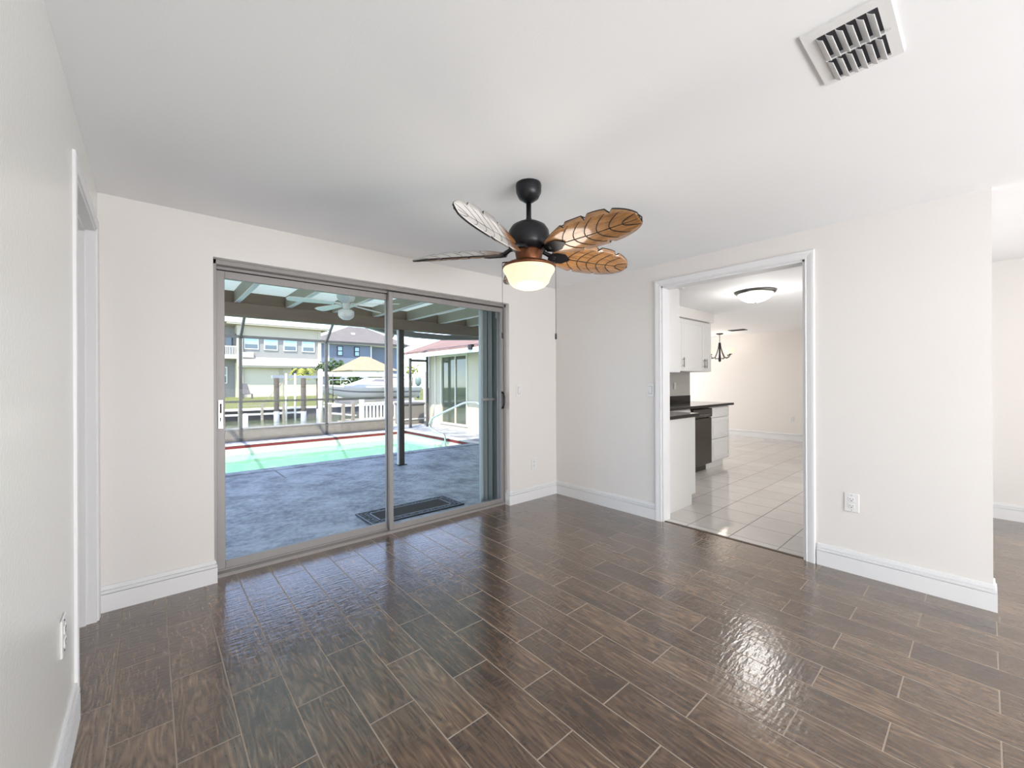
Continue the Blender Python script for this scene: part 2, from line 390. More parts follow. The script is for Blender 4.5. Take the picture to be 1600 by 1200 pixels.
M_slot = mat('dark_slot', (.03, .03, .03), .6)
M_cab = mat('white_cabinet_lacquer', (.80, .795, .785), .35, var=.012)
M_dw = mat('black_appliance_enamel', (.032, .022, .015), .18, var=.1)
M_granite = mat('black_granite', (.012, .011, .010), .12, var=.8, scale=90, spec=.25)
M_nickel = mat('satin_nickel', (.16, .155, .15), .3, 1.0)
M_vent = mat('vent_enamel', (.78, .78, .78), .35, var=.01)
M_duct = mat('dark_duct', (.05, .05, .06), .7)
M_rubber = mat('black_rubber', (.012, .014, .018), .5, bump=.5, bscale=60)
M_scroll = mat('grey_rubber_relief', (.17, .20, .25), .45)
M_coir = mat('dark_coir', (.032, .028, .026), .85, var=.5, scale=60, bump=1, bscale=90, stretch=(.4, 1, 1))

# ------------------------------------------------------------------ room shell
H = 2.30
XL, ZD = -3.66, 2.05
DX0, DX1 = -3.145, -0.692        # slider opening
YB0, YB1 = -2.36, -1.28          # kitchen doorway in the right wall
WE = -3.2133                     # free end of the right wall
# the plank floor stops at the doorway threshold
m = MB()
m.box(XL - 1.6, .03, -6.6, .20, -.12, 0).box(.03, 2.5, -6.6, -2.9, -.12, 0)
struct('floor', m, M_floor, label='brown hand-scraped wood plank tile floor', cat='floor')
m = MB(); m.box(.03, 6.9, -2.9, .2, -.12, 0).box(3.1, 6.9, .2, 3.55, -.12, 0)
struct('floor.001', m, M_tile, label='white square tile floor of the kitchen', cat='floor')
m = MB(); m.box(XL - .12, .06, -6.6, .2, H, H + .1)
struct('ceiling', m, M_ceil, label='white flat ceiling of the main room', cat='ceiling')
m = MB(); m.box(.06, 6.9, -2.9, .2, H, H + .1).box(2.95, 6.9, .2, 3.6, H, H + .1)
struct('ceiling.001', m, M_ceil, label='white ceiling over kitchen and dining area', cat='ceiling')
m = MB(); m.box(.06, 2.5, -6.6, -2.9, H + .025, H + .12)
struct('ceiling.002', m, M_ceil, label='white ceiling of the adjoining room', cat='ceiling')
# back wall with the slider opening
m = MB(); m.box(XL - .12, DX0, 0, .2, 0, H).box(DX0, DX1, 0, .2, ZD, H).box(DX1, 3.18, 0, .2, 0, H)
struct('wall_back', m, M_wall, label='cream white wall holding the sliding glass door', cat='wall')
# right wall with the kitchen doorway
m = MB(); m.box(0, .12, YB1, 0, 0, H).box(0, .12, YB0, YB1, 2.10, H).box(0, .12, WE, YB0, 0, H)
struct('wall_right', m, M_wall, label='cream white wall with the kitchen doorway', cat='wall')
# left wall with door opening
LY0, LY1, LZ = -.905, -.100, 2.07
m = MB(); m.box(XL - .12, XL, -6.6, LY0, 0, H).box(XL - .12, XL, LY0, LY1, LZ, H).box(XL - .12, XL, LY1, .2, 0, H)
struct('wall_left', m, M_wallgloss, label='pale semi-gloss wall at the left edge', cat='wall')
m = MB(); m.box(XL - 1.6, XL - 1.5, -2, .2, 0, H).box(XL - 1.6, XL - .12, .1, .2, 0, H).box(XL - 1.6, XL - .12, -2, -1.9, 0, H).box(XL - 1.6, XL - .12, -2, .2, H, H + .1)
struct('wall_closet', m, M_wall)
m = MB(); m.box(XL - .12, 2.5, -6.6, -6.5, 0, H + .1)
struct('wall_rear', m, M_wall)
m = MB(); m.box(2.34, 2.46, -6.5, -2.9, 0, H + .025)
struct('wall_side', m, M_wall, label='white wall of the adjoining room at right', cat='wall')
m = MB(); m.box(.12, 6.9, -2.95, -2.83, 0, H)
struct('wall_kitchen', m, M_wall)
m = MB(); m.box(6.69, 6.85, -2.83, 3.6, 0, H)
struct('wall_dining', m, mat('dining_wall_paint', (.80, .765, .745), .5, var=.01, scale=3), label='far cream wall of the dining area', cat='wall')
m = MB(); m.box(2.95, 6.9, 3.5, 3.6, 0, H)
struct('wall_north', m, M_wall)

BB = [(0, 0), (.015, 0), (.015, .096), (.004, .0968), (.004, .1008), (.0140, .1015), (.0140, .116), (.003, .1168), (.003, .1205), (.009, .123), (.007, .141), (0, .143)]
def baseboard(name, path):
    mb = MB(); mb.sweep(path, BB, lambda a, b, h: (a, b, h)); return struct(name, mb, M_trim)
baseboard('baseboard_back', [(DX0, .055), (DX0, 0), (XL, 0)])
baseboard('baseboard_right', [(0, -1.225), (0, 0), (DX1, 0), (DX1, .055)])
baseboard('baseboard_end', [(.12, WE), (0, WE), (0, -2.425)])
baseboard('baseboard_left', [(XL, -.957), (XL, -6.5)])
baseboard('baseboard_side', [(2.34, -6.5), (2.34, -2.9)])
baseboard('baseboard_dining', [(6.69, -2.83), (6.69, 3.5)])
# casings
CS = [(0, 0), (0, .012), (.006, .016), (.012, .013), (.020, .015), (.040, .019), (.052, .019), (.056, .016), (.058, 0)]
def casing(name, path, fn):
    mb = MB(); mb.sweep(path, CS, fn); return mb
mb = casing('c', [(YB0, 0), (YB0, 2.10), (YB1, 2.10), (YB1, 0)], lambda a, b, h: (-h, a, b))
mb.box(0, .12, YB0 - .0, YB0 + .014, 0, 2.10).box(0, .12, YB1 - .014, YB1, 0, 2.10).box(0, .12, YB0, YB1, 2.086, 2.10)
struct('trim_1', mb, M_trim, label='white casing around the kitchen doorway', cat='door trim')
mb = casing('c', [(LY0, 0), (LY0, LZ), (LY1, LZ), (LY1, 0)], lambda a, b, h: (XL + h * .55, a, b))
mb.box(XL - .12, XL, LY0, LY0 + .014, 0, LZ).box(XL - .12, XL, LY1 - .014, LY1, 0, LZ).box(XL - .12, XL, LY0, LY1, LZ - .014, LZ)
mb.box(XL - .075, XL - .04, LY1 - .026, LY1 - .014, 0, LZ - .014).box(XL - .075, XL - .04, LY0 + .014, LY0 + .026, 0, LZ - .014).box(XL - .075, XL - .04, LY0, LY1, LZ - .026, LZ - .014)
struct('trim_2', mb, M_trim, label='white casing of the opening in the left wall', cat='door trim')
mb = MB(); mb.box(.018, .04, YB0, YB1, 0, .004)
struct('trim_3', mb, mat('threshold_strip', (.10, .075, .06), .4))

# ------------------------------------------------------------------ sliding glass door
door = thing('door_1', 'aluminium sliding glass door onto the pool patio', 'sliding door', ((DX0 + DX1) / 2, .1, 0)); door['kind'] = 'structure'
FY0, FY1 = .055, .165
mb = MB(); mb.box(DX0, DX0 + .022, FY0, FY1, 0, ZD).box(DX1 - .02, DX1, FY0, FY1, 0, ZD).box(DX0, DX1, FY0, FY1, ZD - .03, ZD).box(DX0, DX1, FY0, FY1, -.01, .022)
mb.box(DX0, DX1, .109, .113, .02, .032).box(DX0, DX1, .109, .113, ZD - .05, ZD - .03)
build('frame', mb, M_alu, door, bevel=.002)
mb = MB(); mb.box(DX0 + .022, -1.93, .114, .150, ZD - .052, ZD - .030).box(DX0 + .022, -1.93, .114, .150, .022, .032)  # dark strips stand in for shade in the gap around the left panel
build('gap_shade', mb, M_gapshade, door)
def panel(x0, x1, y0, y1, z0, z1, sl_, sr, tr, br_):
    b = MB(); b.box(x0, x0 + sl_, y0, y1, z0, z1).box(x1 - sr, x1, y0, y1, z0, z1).box(x0 + sl_, x1 - sr, y0, y1, z1 - tr, z1).box(x0 + sl_, x1 - sr, y0, y1, z0, z0 + br_)
    p = build('sliding_panel', b, M_alu, door, bevel=.002)
    ym = (y0 + y1) / 2
    g = MB(); g.box(x0 + sl_ - .004, x1 - sr + .004, ym - .003, ym + .003, z0 + br_ - .004, z1 - tr + .004)
    build('glass_pane', g, M_glass, p)
    return p
pl_ = panel(DX0 + .022, -1.925, .115, .145, .028, 1.995, .05, .030, .050, .052)
pr_ = panel(-1.95, DX1 - .02, .070, .100, .022, 2.010, .035, .035, .045, .042)
mb = MB(); mb.box(-3.112, -3.082, .108, .115, .955, 1.145)
lk = build('latch_plate', mb, M_chrome, pl_, bevel=.003)
mb = MB(); mb.box(-3.104, -3.091, .106, .109, 1.055, 1.12).box(-3.102, -3.094, .105, .108, 1.0, 1.03)
build('latch_recess', mb, M_slot, pl_)
mb = MB(); mb.tube([(-.732, .072, .985), (-.732, .048, 1.0), (-.731, .040, 1.035), (-.731, .040, 1.10), (-.732, .048, 1.135), (-.732, .072, 1.15)], [.010, .009, .010, .011, .009, .010])
build('pull_handle', mb, M_black, pr_)

# ------------------------------------------------------------------ electrical plates (local: face -Y)
def rbox(mb, x0, x1, y0, y1, z0, z1): return mb.box(x0, x1, y0, y1, z0, z1)
def make_outlet(loc, rz, label, group='white wall outlets'):
    t = thing('wall_outlet', label, 'electrical outlet', loc, rz, group)
    build('cover_plate', MB().box(-.038, .038, -.006, 0, -.06, .06), M_plate, t, bevel=.002, local=True)
    for s in (-1, 1):
        r = build('socket', MB().box(-.017, .017, -.009, -.005, s * .021 - .014, s * .021 + .014), M_plate, t, bevel=.002, local=True)
        q = MB().box(-.0085, -.0065, -.0095, -.0085, s * .021 - .001, s * .021 + .008).box(.0065, .0085, -.0095, -.0085, s * .021 - .001, s * .021 + .008).box(-.003, .003, -.0095, -.0085, s * .021 - .010, s * .021 - .005)
        build('slots', q, M_slot, r, local=True)
    for zz in (-.048, .048): build('screw', MB().box(-.002, .002, -.0075, -.005, zz - .002, zz + .002), M_slot, t, local=True)
    return t
def make_switch(loc, rz, label, s=1.0, group='white wall switches'):
    t = thing('light_switch', label, 'light switch', loc, rz, group)
    build('cover_plate', MB().box(-.038 * s, .038 * s, -.006, 0, -.06 * s, .06 * s), M_plate, t, bevel=.002, local=True)
    build('rocker', MB().hexa([(-.016, -.007, -.033), (.016, -.007, -.033), (.016, -.004, -.033), (-.016, -.004, -.033), (-.016, -.012, .033), (.016, -.012, .033), (.016, -.004, .033), (-.016, -.004, .033)]), M_plate, t, bevel=.001, local=True)
    build('rocker_gap', MB().box(-.0185, .0185, -.0068, -.0055, -.0355, .0355), mat('plate_gap', (.35, .35, .35), .6), t, local=True)
    return t
make_outlet((0, -2.612, .458), -PI / 2, 'white duplex outlet on the right wall beside the doorway')
make_outlet((-.352, 0, .38), 0, 'white outlet low on the wall beside the sliding door')
make_outlet((XL, -1.25, .45), PI / 2, 'white outlet seen edge-on on the left wall')
make_outlet((6.69, -.497, .445), -PI / 2, 'white outlet on the far dining wall')
make_switch((0, -1.172, 1.174), -PI / 2, 'white rocker switch left of the kitchen doorway')
make_switch((-.565, 0, 1.165), 0, 'white rocker switch right of the sliding door')
make_switch((2.66, -.02, 1.18), 0, 'white switch above the black kitchen backsplash', .85)

# ------------------------------------------------------------------ ceiling vent
vt = thing('ceiling_vent', 'white two-row louvred air vent on the ceiling', 'air vent', (-1.80, -2.924, H))
x0, x1, y0, y1 = -1.955, -1.645, -3.025, -2.823
a0, a1, b0, b1 = -1.918, -1.662, -2.997, -2.853
mb = MB()
for (px0, px1, py0, py1) in ((x0, a0, y0, y1), (a1, x1, y0, y1), (a0, a1, y0, b0), (a0, a1, b1, y1)): mb.box(px0, px1, py0, py1, H - .008, H)
xm = (a0 + a1) / 2
mb.box(xm - .004, xm + .004, b0, b1, H - .012, H)
build('frame', mb, M_vent, vt)
build('duct_shade', MB().box(a0, a1, b0, b1, H - .0015, H), M_duct, vt)  # flat dark plate standing in for the shade inside the duct
for (r0, r1) in ((a0 + .003, xm - .007), (xm + .007, a1 - .003)):
    for k in range(6):
        yy = b1 - .001 - k * .0238; prof = []
        for i in range(8):
            t = i / 7; prof.append((yy - .0175 * t ** 1.7, H - .002 - .019 * t ** .8))
        prof += [(p[0] + .0016, p[1] - .0006) for p in prof[::-1]]
        mb = MB(); q = len(prof)
        for xx in (r0, r1):
            for p in prof: mb.v.append(Vector((xx, p[0], p[1])))
        mb.face(list(range(q))); mb.face([q + i for i in range(q)][::-1])
        for i in range(q): mb.face((i, (i + 1) % q, q + (i + 1) % q, q + i), 0, True)
        build('louver', mb, M_vent, vt)
build('damper_lever', MB().box(-1.80, -1.796, -3.012, -3.004, H - .016, H - .006), M_vent, vt)

# ------------------------------------------------------------------ ceiling fan with leaf blades
FX, FYc = -1.932, -1.602
fan = thing('ceiling_fan', 'ceiling fan with brown leaf-shaped blades and lit glass bowl', 'ceiling fan', (FX, FYc, H))
C0 = (FX, FYc, 0)
build('canopy', MB().lathe([(0, H), (.066, H), (.068, H - .01), (.066, H - .045), (.052, H - .075), (.03, H - .09), (.018, H - .098), (0, H - .098)], C0), M_black, fan)
build('downrod', MB().lathe([(0, 2.21), (.0135, 2.21), (.0135, 2.12), (.022, 2.10), (.035, 2.085), (0, 2.085)], C0, 20), M_black, fan)
build('motor_housing', MB().lathe([(0, 2.10), (.03, 2.098), (.06, 2.092), (.09, 2.075), (.106, 2.05), (.110, 2.02), (.108, 1.985), (.098, 1.96), (.082, 1.95), (.06, 1.945), (0, 1.945)], C0), M_black, fan)
build('switch_housing', MB().lathe([(0, 1.95), (.07, 1.95), (.074, 1.94), (.066, 1.90), (.064, 1.885), (0, 1.885)], C0), M_copper, fan)
build('light_fitter', MB().lathe([(.05, 1.89), (.07, 1.888), (.115, 1.878), (.138, 1.866), (.142, 1.857), (.136, 1.853), (0, 1.853)], C0, 40), M_copper, fan)
build('glass_bowl', MB().lathe([(.10, 1.858), (.134, 1.856), (.138, 1.848), (.134, 1.836), (.120, 1.815), (.112, 1.795), (.104, 1.776), (.085, 1.758), (.055, 1.747), (.02, 1.7425), (0, 1.742)], C0, 40), M_bowl, fan)
point('fan_lamp_glow', (FX, FYc, 1.66), 9, (1.0, .90, .79), .2)
def blade_outline():
    L0, L1 = .135, .655
    ts = [i / 60 for i in range(61)]
    def hw(t):
        root = .034 + (.092 - .034) * min(1, (t / .30)) ** .8
        tip = 1.0 if t < .60 else math.sqrt(max(0, 1 - ((t - .60) / .40) ** 1.8))
        return root * tip
    def notch(t, side):
        d = 0
        for c in ((.33, .62) if side > 0 else (.28, .52, .76)):
            q = (t - c) / .018
            if -1.0 < q < .35: d = max(d, .026 * (1 - abs(q)))
            elif .35 <= q < 2.2: d = max(d, .017 * (1 - (q - .35) / 1.85))
        return d
    topp = [(L0 + (L1 - L0) * t, max(.002, hw(t) - notch(t, 1))) for t in ts]
    bot = [(L0 + (L1 - L0) * t, -max(.002, hw(t) - notch(t, -1))) for t in ts]
    return topp[:-1] + [(L1, 0)] + bot[:-1][::-1], hw, L0, L1
OUT, HW, L0, L1 = blade_outline()
PITCH = math.radians(27)
CUP = 1.9
def mk_blade():
    b = MB(); n = len(OUT) // 2
    topp = OUT[:n]; tipp = OUT[n]; bot = OUT[n + 1:][::-1]
    fr = (-1, -.66, -.33, 0, .33, .66, 1)
    rows = {}
    for zi, dz in ((0, -.004), (1, .004)):
        for i in range(n):
            x, yt = topp[i]; yb = bot[min(i, len(bot) - 1)][1]
            for j, q in enumerate(fr):
                y = yt * q if q > 0 else -yb * q
                rows[zi, i, j] = len(b.v); b.v.append(Vector((x, y, dz + CUP * y * y)))
        for i in range(n - 1):
            for j in range(6):
                b.face((rows[zi, i, j], rows[zi, i + 1, j], rows[zi, i + 1, j + 1], rows[zi, i, j + 1]), 0 if zi == 0 else 2, True)
    for i in range(n - 1):
        for j in (0, 6): b.face((rows[0, i, j], rows[0, i + 1, j], rows[1, i + 1, j], rows[1, i, j]), 1)
    for j in range(6):
        for i in (0, n - 1): b.face((rows[0, i, j], rows[0, i, j + 1], rows[1, i, j + 1], rows[1, i, j]), 1)
    v = MB()
    for zz, vr in ((-.0045, 1.0), (.0042, .55)):
        cz = lambda y: zz + CUP * y * y
        v.tube([(L0 + .03, 0, zz), (L0 + .25, .004, zz), (L1 - .02, 0, zz)], [.0026 * vr, .0022 * vr, .0014 * vr], 5)
        for k in range(6):
            t = .20 + k * .125; xs = L0 + (L1 - L0) * t
            for s in (-1, 1):
                hwv = HW(min(.97, t + .14)) * .80
                pts = []
                for i in range(7):
                    q = i / 6; y = s * hwv * q ** .85; pts.append((xs + .075 * q ** 1.6, y, cz(y)))
                v.tube(pts, [.0024 * vr] * 5 + [.0018 * vr, .001 * vr], 5)
    # dark painted rim along the leaf edge
    rim = [(x, y * .985, CUP * y * y) for x, y in OUT[::2]]
    v.tube(rim, .0030, 5)
    return b, v
PITCHES = (31, 34, 30, 27, 60)
for k in range(5):
    a = math.radians(-88 + 72 * k)
    R = Matrix.Translation((FX, FYc, 1.935)) @ Matrix.Rotation(a, 4, 'Z')
    RP = R @ Matrix.Rotation(-math.radians(PITCHES[k]), 4, 'X')
    b, v = mk_blade()
    # blade meshes keep their own axes so the grain follows each blade
    bo = build('blade', b, [M_blade, M_vein, M_bladetop], fan, local=True)
    bo.matrix_local = Matrix.Translation((-FX, -FYc, -H)) @ RP
    vo = build('leaf_veins', v, M_vein, bo, local=True)
    arm = MB()
    arm.xf(Matrix.Identity(4))
    arm.tube([(.06, 0, .03), (.10, 0, .022), (.13, 0, .004), (.16, 0, -.006)], [.012, .011, .013, .012], 8)
    arm.prism([(.12, -.018), (.16, -.032), (.21, -.030), (.245, -.008), (.25, 0), (.245, .008), (.21, .030), (.16, .032), (.12, .018)], -.0105, -.0045)
    ao = build('blade_arm', arm, M_black, bo, local=True)
rv = Vector((math.cos(YAW), -math.sin(YAW)))
for s, zb in ((-1.0, 1.485), (1.0, 1.478)):
    cx, cy = FX + rv.x * .141 * s, FYc + rv.y * .141 * s
    ch = build('pull_chain', MB().tube([(cx, cy, 1.885), (cx, cy, zb + .03)], .0013, 6), M_black, fan)
    build('chain_arm', MB().tube([(FX + rv.x * .06 * s, FYc + rv.y * .06 * s, 1.893), (cx, cy, 1.886)], .003, 6), M_black, fan)
    build('pull', MB().lathe([(0, .034), (.003, .033), (.0052, .026), (.0052, .004), (.003, 0), (0, 0)], (cx, cy, zb), 10), M_black, ch)

# ------------------------------------------------------------------ kitchen
CT = .925
kb = thing('base_cabinet', 'white base cabinet end seen just inside the kitchen doorway', 'cabinet', (.5, -.9, 0))
build('end_panel', MB().prism([(.145, 0), (.705, 0), (.705, .10), (.785, .10), (.785, .89), (.145, .89)], 0, .018).xf(Matrix.Translation((0, -1.197, 0)) @ Matrix.Rotation(PI / 2, 4, 'X')), M_cab, kb)
build('body', MB().box(.145, .765, -1.197, -.05, .10, .885).box(.145, .70, -1.197, -.05, 0, .10), M_cab, kb)
dr = build('door', MB().box(.766, .785, -1.19, -.70, .12, .87), M_cab, kb, bevel=.003)
build('handle', MB().tube([(.785, -.76, .70), (.81, -.76, .70), (.81, -.76, .82), (.785, -.76, .82)], .005, 6), M_nickel, dr)
wt = thing('worktop', 'black granite worktop over the doorway end cabinet', 'countertop', (.5, -.9, .89))
build('slab', MB().box(.122, .825, -1.245, -.665, .89, CT), M_granite, wt, bevel=.004)
# back run: sink base (hidden behind), dishwasher, drawers
sb = thing('corner_cabinet', 'white base cabinet between worktop corner and black dishwasher', 'cabinet', (1.4, -.3, 0))
build('body', MB().box(.80, 1.93, -.61, -.03, .10, .885).box(.80, 1.93, -.55, -.03, 0, .10), M_cab, sb)
for xa in (.83, 1.38):
    d_ = build('door', MB().box(xa, xa + .53, -.63, -.611, .12, .87), M_cab, sb, bevel=.003)
    build('handle', MB().tube([(xa + .48, -.63, .70), (xa + .48, -.655, .70), (xa + .48, -.655, .82), (xa + .48, -.63, .82)], .005, 6), M_nickel, d_)
dw = thing('dishwasher', 'black dishwasher set between white kitchen cabinets', 'dishwasher', (2.22, -.3, 0))
build('body', MB().box(1.935, 2.508, -.60, -.03, .10, .88), M_dw, dw)
build('door_panel', MB().box(1.937, 2.506, -.645, -.60, .105, .745), M_dw, dw, bevel=.006)
cp = build('control_panel', MB().box(1.937, 2.506, -.655, -.60, .755, .875), M_dw, dw, bevel=.008)
build('handle', MB().box(2.02, 2.42, -.672, -.655, .775, .80), mat('black_gloss_handle', (.05, .045, .04), .1), cp, bevel=.006)
build('kick_plate', MB().box(1.94, 2.50, -.56, -.54, .0, .10), M_dw, dw)
dc = thing('drawer_cabinet', 'white three-drawer base cabinet at the end of the counter', 'cabinet', (2.83, -.3, 0))
build('body', MB().box(2.51, 3.14, -.61, -.03, .10, .885).box(2.51, 3.08, -.56, -.03, 0, .10), M_cab, dc)
for z0_, z1_ in ((.735, .875), (.43, .725), (.12, .42)):
    q = build('drawer', MB().box(2.522, 3.135, -.632, -.611, z0_, z1_), M_cab, dc, bevel=.003)
    mb = MB()
    for k in range(2):
        e = .035 + .02 * k; z0q, z1q = z0_ + e, z1_ - e; xa, xb = 2.522 + e, 3.135 - e; t = .008
        mb.box(xa, xb, -.637, -.631, z0q, z0q + t).box(xa, xb, -.637, -.631, z1q - t, z1q).box(xa, xa + t, -.637, -.631, z0q, z1q).box(xb - t, xb, -.637, -.631, z0q, z1q)
    build('raised_moulding', mb, M_cab, q, bevel=.002)
pc = thing('worktop', 'long black granite counter over the dishwasher and drawers', 'countertop', (2.0, -.3, .89))
build('slab', MB().box(.122, 3.24, -.665, .02 - .04, .89, CT).box(3.185, 3.24, -.03, .25, .89, CT), M_granite, pc, bevel=.004)
bs = tag(build('backsplash', MB().box(.125, 3.18, -.018, 0, CT, 1.025), M_granite, None, bevel=.003), 'low black granite backsplash strip on the kitchen wall', 'backsplash')
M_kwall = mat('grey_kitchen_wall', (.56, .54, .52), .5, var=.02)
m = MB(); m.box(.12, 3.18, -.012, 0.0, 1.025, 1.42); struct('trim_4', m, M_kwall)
def shaker(name, parent, x0, x1, y, z0, z1, hside):
    d = build('door', MB().box(x0, x1, y - .02, y, z0, z1), M_cab, parent, bevel=.003)
    mb = MB()
    for (p0, p1, q0, q1) in ((x0, x0 + .055, z0, z1), (x1 - .055, x1, z0, z1), (x0 + .055, x1 - .055, z0, z0 + .055), (x0 + .055, x1 - .055, z1 - .055, z1)):
        mb.box(p0, p1, y - .025, y - .0195, q0, q1)
    build('door_frame', mb, M_cab, d, bevel=.002)
    hx = x0 + .035 if hside < 0 else x1 - .035
    build('handle', MB().tube([(hx, y - .052, z0 + .05), (hx, y - .052, z0 + .19)], .0055, 8).tube([(hx, y - .024, z0 + .075), (hx, y - .052, z0 + .075)], .004, 6).tube([(hx, y - .024, z0 + .165), (hx, y - .052, z0 + .165)], .004, 6), M_nickel, d)
    return d
uc = thing('wall_cabinet', 'white upper kitchen cabinet with double doors under a soffit', 'cabinet', (2.7, -.17, 1.40))
build('body', MB().box(2.02, 3.18, -.325, -.013, 1.395, 2.155), M_cab, uc)
for (xa, xb, hs) in ((2.025, 2.285, 1), (2.29, 2.935, 1), (2.94, 3.177, -1)): shaker('door', uc, xa, xb, -.327, 1.40, 2.14, hs)
nc = thing('wall_cabinet', 'white upper cabinet end just inside the left doorway jamb', 'cabinet', (.3, -.9, 1.37))
build('body', MB().box(.122, .455, -1.215, -.40, 1.375, 2.155), M_cab, nc)
build('light_rail', MB().box(.125, .476, -1.213, -.40, 1.340, 1.375), M_trim, nc)
build('door', MB().box(.457, .476, -1.21, -.75, 1.38, 2.15), M_cab, nc, bevel=.003)
m = MB(); m.box(.12, 3.21, -.385, 0, 2.158, H).box(.12, .50, -1.25, -.385, 2.158, H); struct('trim_5', m, M_wall, label='white boxed soffit above the kitchen cabinets', cat='soffit')

fl = thing('ceiling_light', 'lit white glass flush dome on the kitchen ceiling', 'ceiling light', (1.877, -1.419, H))
cc = (1.877, -1.419, 0)
build('rim', MB().lathe([(.17, H), (.212, H), (.216, H - .012), (.205, H - .026), (.185, H - .034), (.17, H - .03)], cc, 40), M_nickel, fl)
build('glass_dome', MB().lathe([(.184, H - .03), (.172, H - .06), (.145, H - .09), (.10, H - .115), (.05, H - .128), (0, H - .132)], cc, 40), M_dome, fl)
build('finial', MB().lathe([(0, H - .130), (.012, H - .132), (.012, H - .142), (0, H - .15)], cc, 12), M_nickel, fl)
point('kitchen_lamp_glow', (1.877, -1.419, H - .30), 10, (1.0, .97, .93), .15)

ch_ = thing('chandelier', 'bronze chandelier with cream glass shades in the dining area', 'chandelier', (5.996, .672, H))
cx, cy = 5.996, .672
build('canopy', MB().lathe([(0, H), (.075, H), (.07, H - .02), (.02, H - .035), (0, H - .035)], (cx, cy, 0), 20), M_black, ch_)
mb = MB()
for k in range(7):
    zc = H - .05 - k * .024; pts = []
    for i in range(9):
        a = 2 * PI * i / 8; o = .009 * math.cos(a); pts.append((cx + (o if k % 2 else 0), cy + (0 if k % 2 else o), zc + .015 * math.sin(a)))
    mb.tube(pts, .003, 5)
build('chain', mb, M_black, ch_)
build('column', MB().lathe([(0, 2.10), (.02, 2.095), (.028, 2.07), (.02, 2.03), (.018, 1.85), (.026, 1.72), (.03, 1.70), (.012, 1.675), (0, 1.665)], (cx, cy, 0), 16), M_black, ch_)
for k in range(4):
    a = math.radians(22.5 + 45 + 90 * k + 4); dx, dy = math.cos(a), math.sin(a)
    P = [(.024, 2.06), (.04, 1.97), (.075, 1.87), (.13, 1.77), (.22, 1.755), (.258, 1.79), (.27, 1.825)]
    ar = build('arm', MB().tube([(cx + dx * r, cy + dy * r, z) for r, z in P], .008, 6), M_black, ch_)
    P2 = [(.02, 1.72), (.06, 1.755), (.10, 1.735), (.135, 1.775)]
    build('scroll', MB().tube([(cx + dx * r, cy + dy * r, z) for r, z in P2], .006, 6), M_black, ar)
    build('cup', MB().lathe([(0, 1.815), (.03, 1.82), (.035, 1.835), (0, 1.835)], (cx + dx * .27, cy + dy * .27, 0), 14), M_black, ar)
    build('glass_shade', MB().lathe([(.0, 1.836), (.035, 1.838), (.052, 1.862), (.060, 1.90), (.064, 1.945), (.058, 1.945), (.054, 1.90), (.0, 1.85)], (cx + dx * .27, cy + dy * .27, 0), 20), M_shade, ar)
point('chandelier_glow', (cx, cy, 2.02), 5, (1.0, .82, .64), .12)
dv = thing('ceiling_vent', 'small dark slatted vent on the dining ceiling', 'air vent', (5.64, .17, H))
build('frame', MB().box(5.54, 5.75, .02, .04, H - .01, H).box(5.54, 5.75, .30, .32, H - .01, H).box(5.54, 5.56, .04, .30, H - .01, H).box(5.73, 5.75, .04, .30, H - .01, H), M_duct, dv)
mb = MB()
for k in range(7): mb.box(5.562 + k * .024, 5.574 + k * .024, .04, .30, H - .012, H)
build('slats', mb, M_duct, dv)

# ------------------------------------------------------------------ patio, pool
G = -.08
PX0, PX1, PY0, PY1 = -5.0, 1.84, 4.17, 7.32
mb = MB()
for (a, b, c, d) in ((-8, 2.95, .2, PY0 - .1), (-8, 2.95, PY1 + .1, 8.6), (PX1 + .1, 2.95, PY0 - .1, PY1 + .1), (-8, PX0 - .1, PY0 - .1, PY1 + .1)): mb.box(a, b, c, d, G - .10, G)
struct('patio_deck', mb, M_deck, label='grey weathered concrete pool deck', cat='patio')
M_coping = mat('white_coping', (.72, .68, .64), .6, var=.06)
mb = MB()
cw = .22
for (a, b, c, d) in ((PX0, PX1, PY0 - cw, PY0), (PX0, PX1 + cw, PY1, PY1 + cw), (PX1, PX1 + cw, PY0 - cw, PY1)): mb.box(a, b, c, d, G - .02, G + .008, 0 if c < PY0 - .1 and d <= PY0 + .01 else 1)
struct('pool_coping', mb, [M_deck, M_coping], bevel=.004, label='smooth concrete coping around the pool', cat='coping')
M_red = tile_roof_mat('red_edge_tile', (.24, .03, .035), (.19, .025, .03), 6, 8)
M_ptile = mat('white_pool_tile', (.66, .60, .54), .3, var=.35, scale=26)
M_plaster = mat('pool_plaster', (.70, .84, .80), .6, var=.05, scale=2)
mb = MB()
D = -1.5
def walls(mb, z0, z1, t, mi):
    mb.box(PX0 - t, PX0, PY0 - t, PY1 + t, z0, z1, mi).box(PX1, PX1 + t, PY0 - t, PY1 + t, z0, z1, mi).box(PX0, PX1, PY0 - t, PY0, z0, z1, mi).box(PX0, PX1, PY1, PY1 + t, z0, z1, mi)
walls(mb, D, G - .24, .1, 0); walls(mb, G - .24, G - .07, .09, 1); walls(mb, G - .07, G - .005, .075, 2)
mb.box(PX0 - .1, PX1 + .1, PY0 - .1, PY1 + .1, D - .1, D, 0)
struct('pool_shell', mb, [M_plaster, M_ptile, M_red], label='pool basin with red and white edge tiles', cat='pool')
M_water = glass_mat('pool_water_surface', (.58, .88, .79), wavy=.15, wscale=2.5, ior=1.33)
mb = MB(); mb.poly([(PX0, PY0, G - .20), (PX1, PY0, G - .20), (PX1, PY1, G - .20), (PX0, PY1, G - .20)])
tag(build('pool_water', mb, M_water), 'turquoise water filling the swimming pool', 'water', kind='stuff')
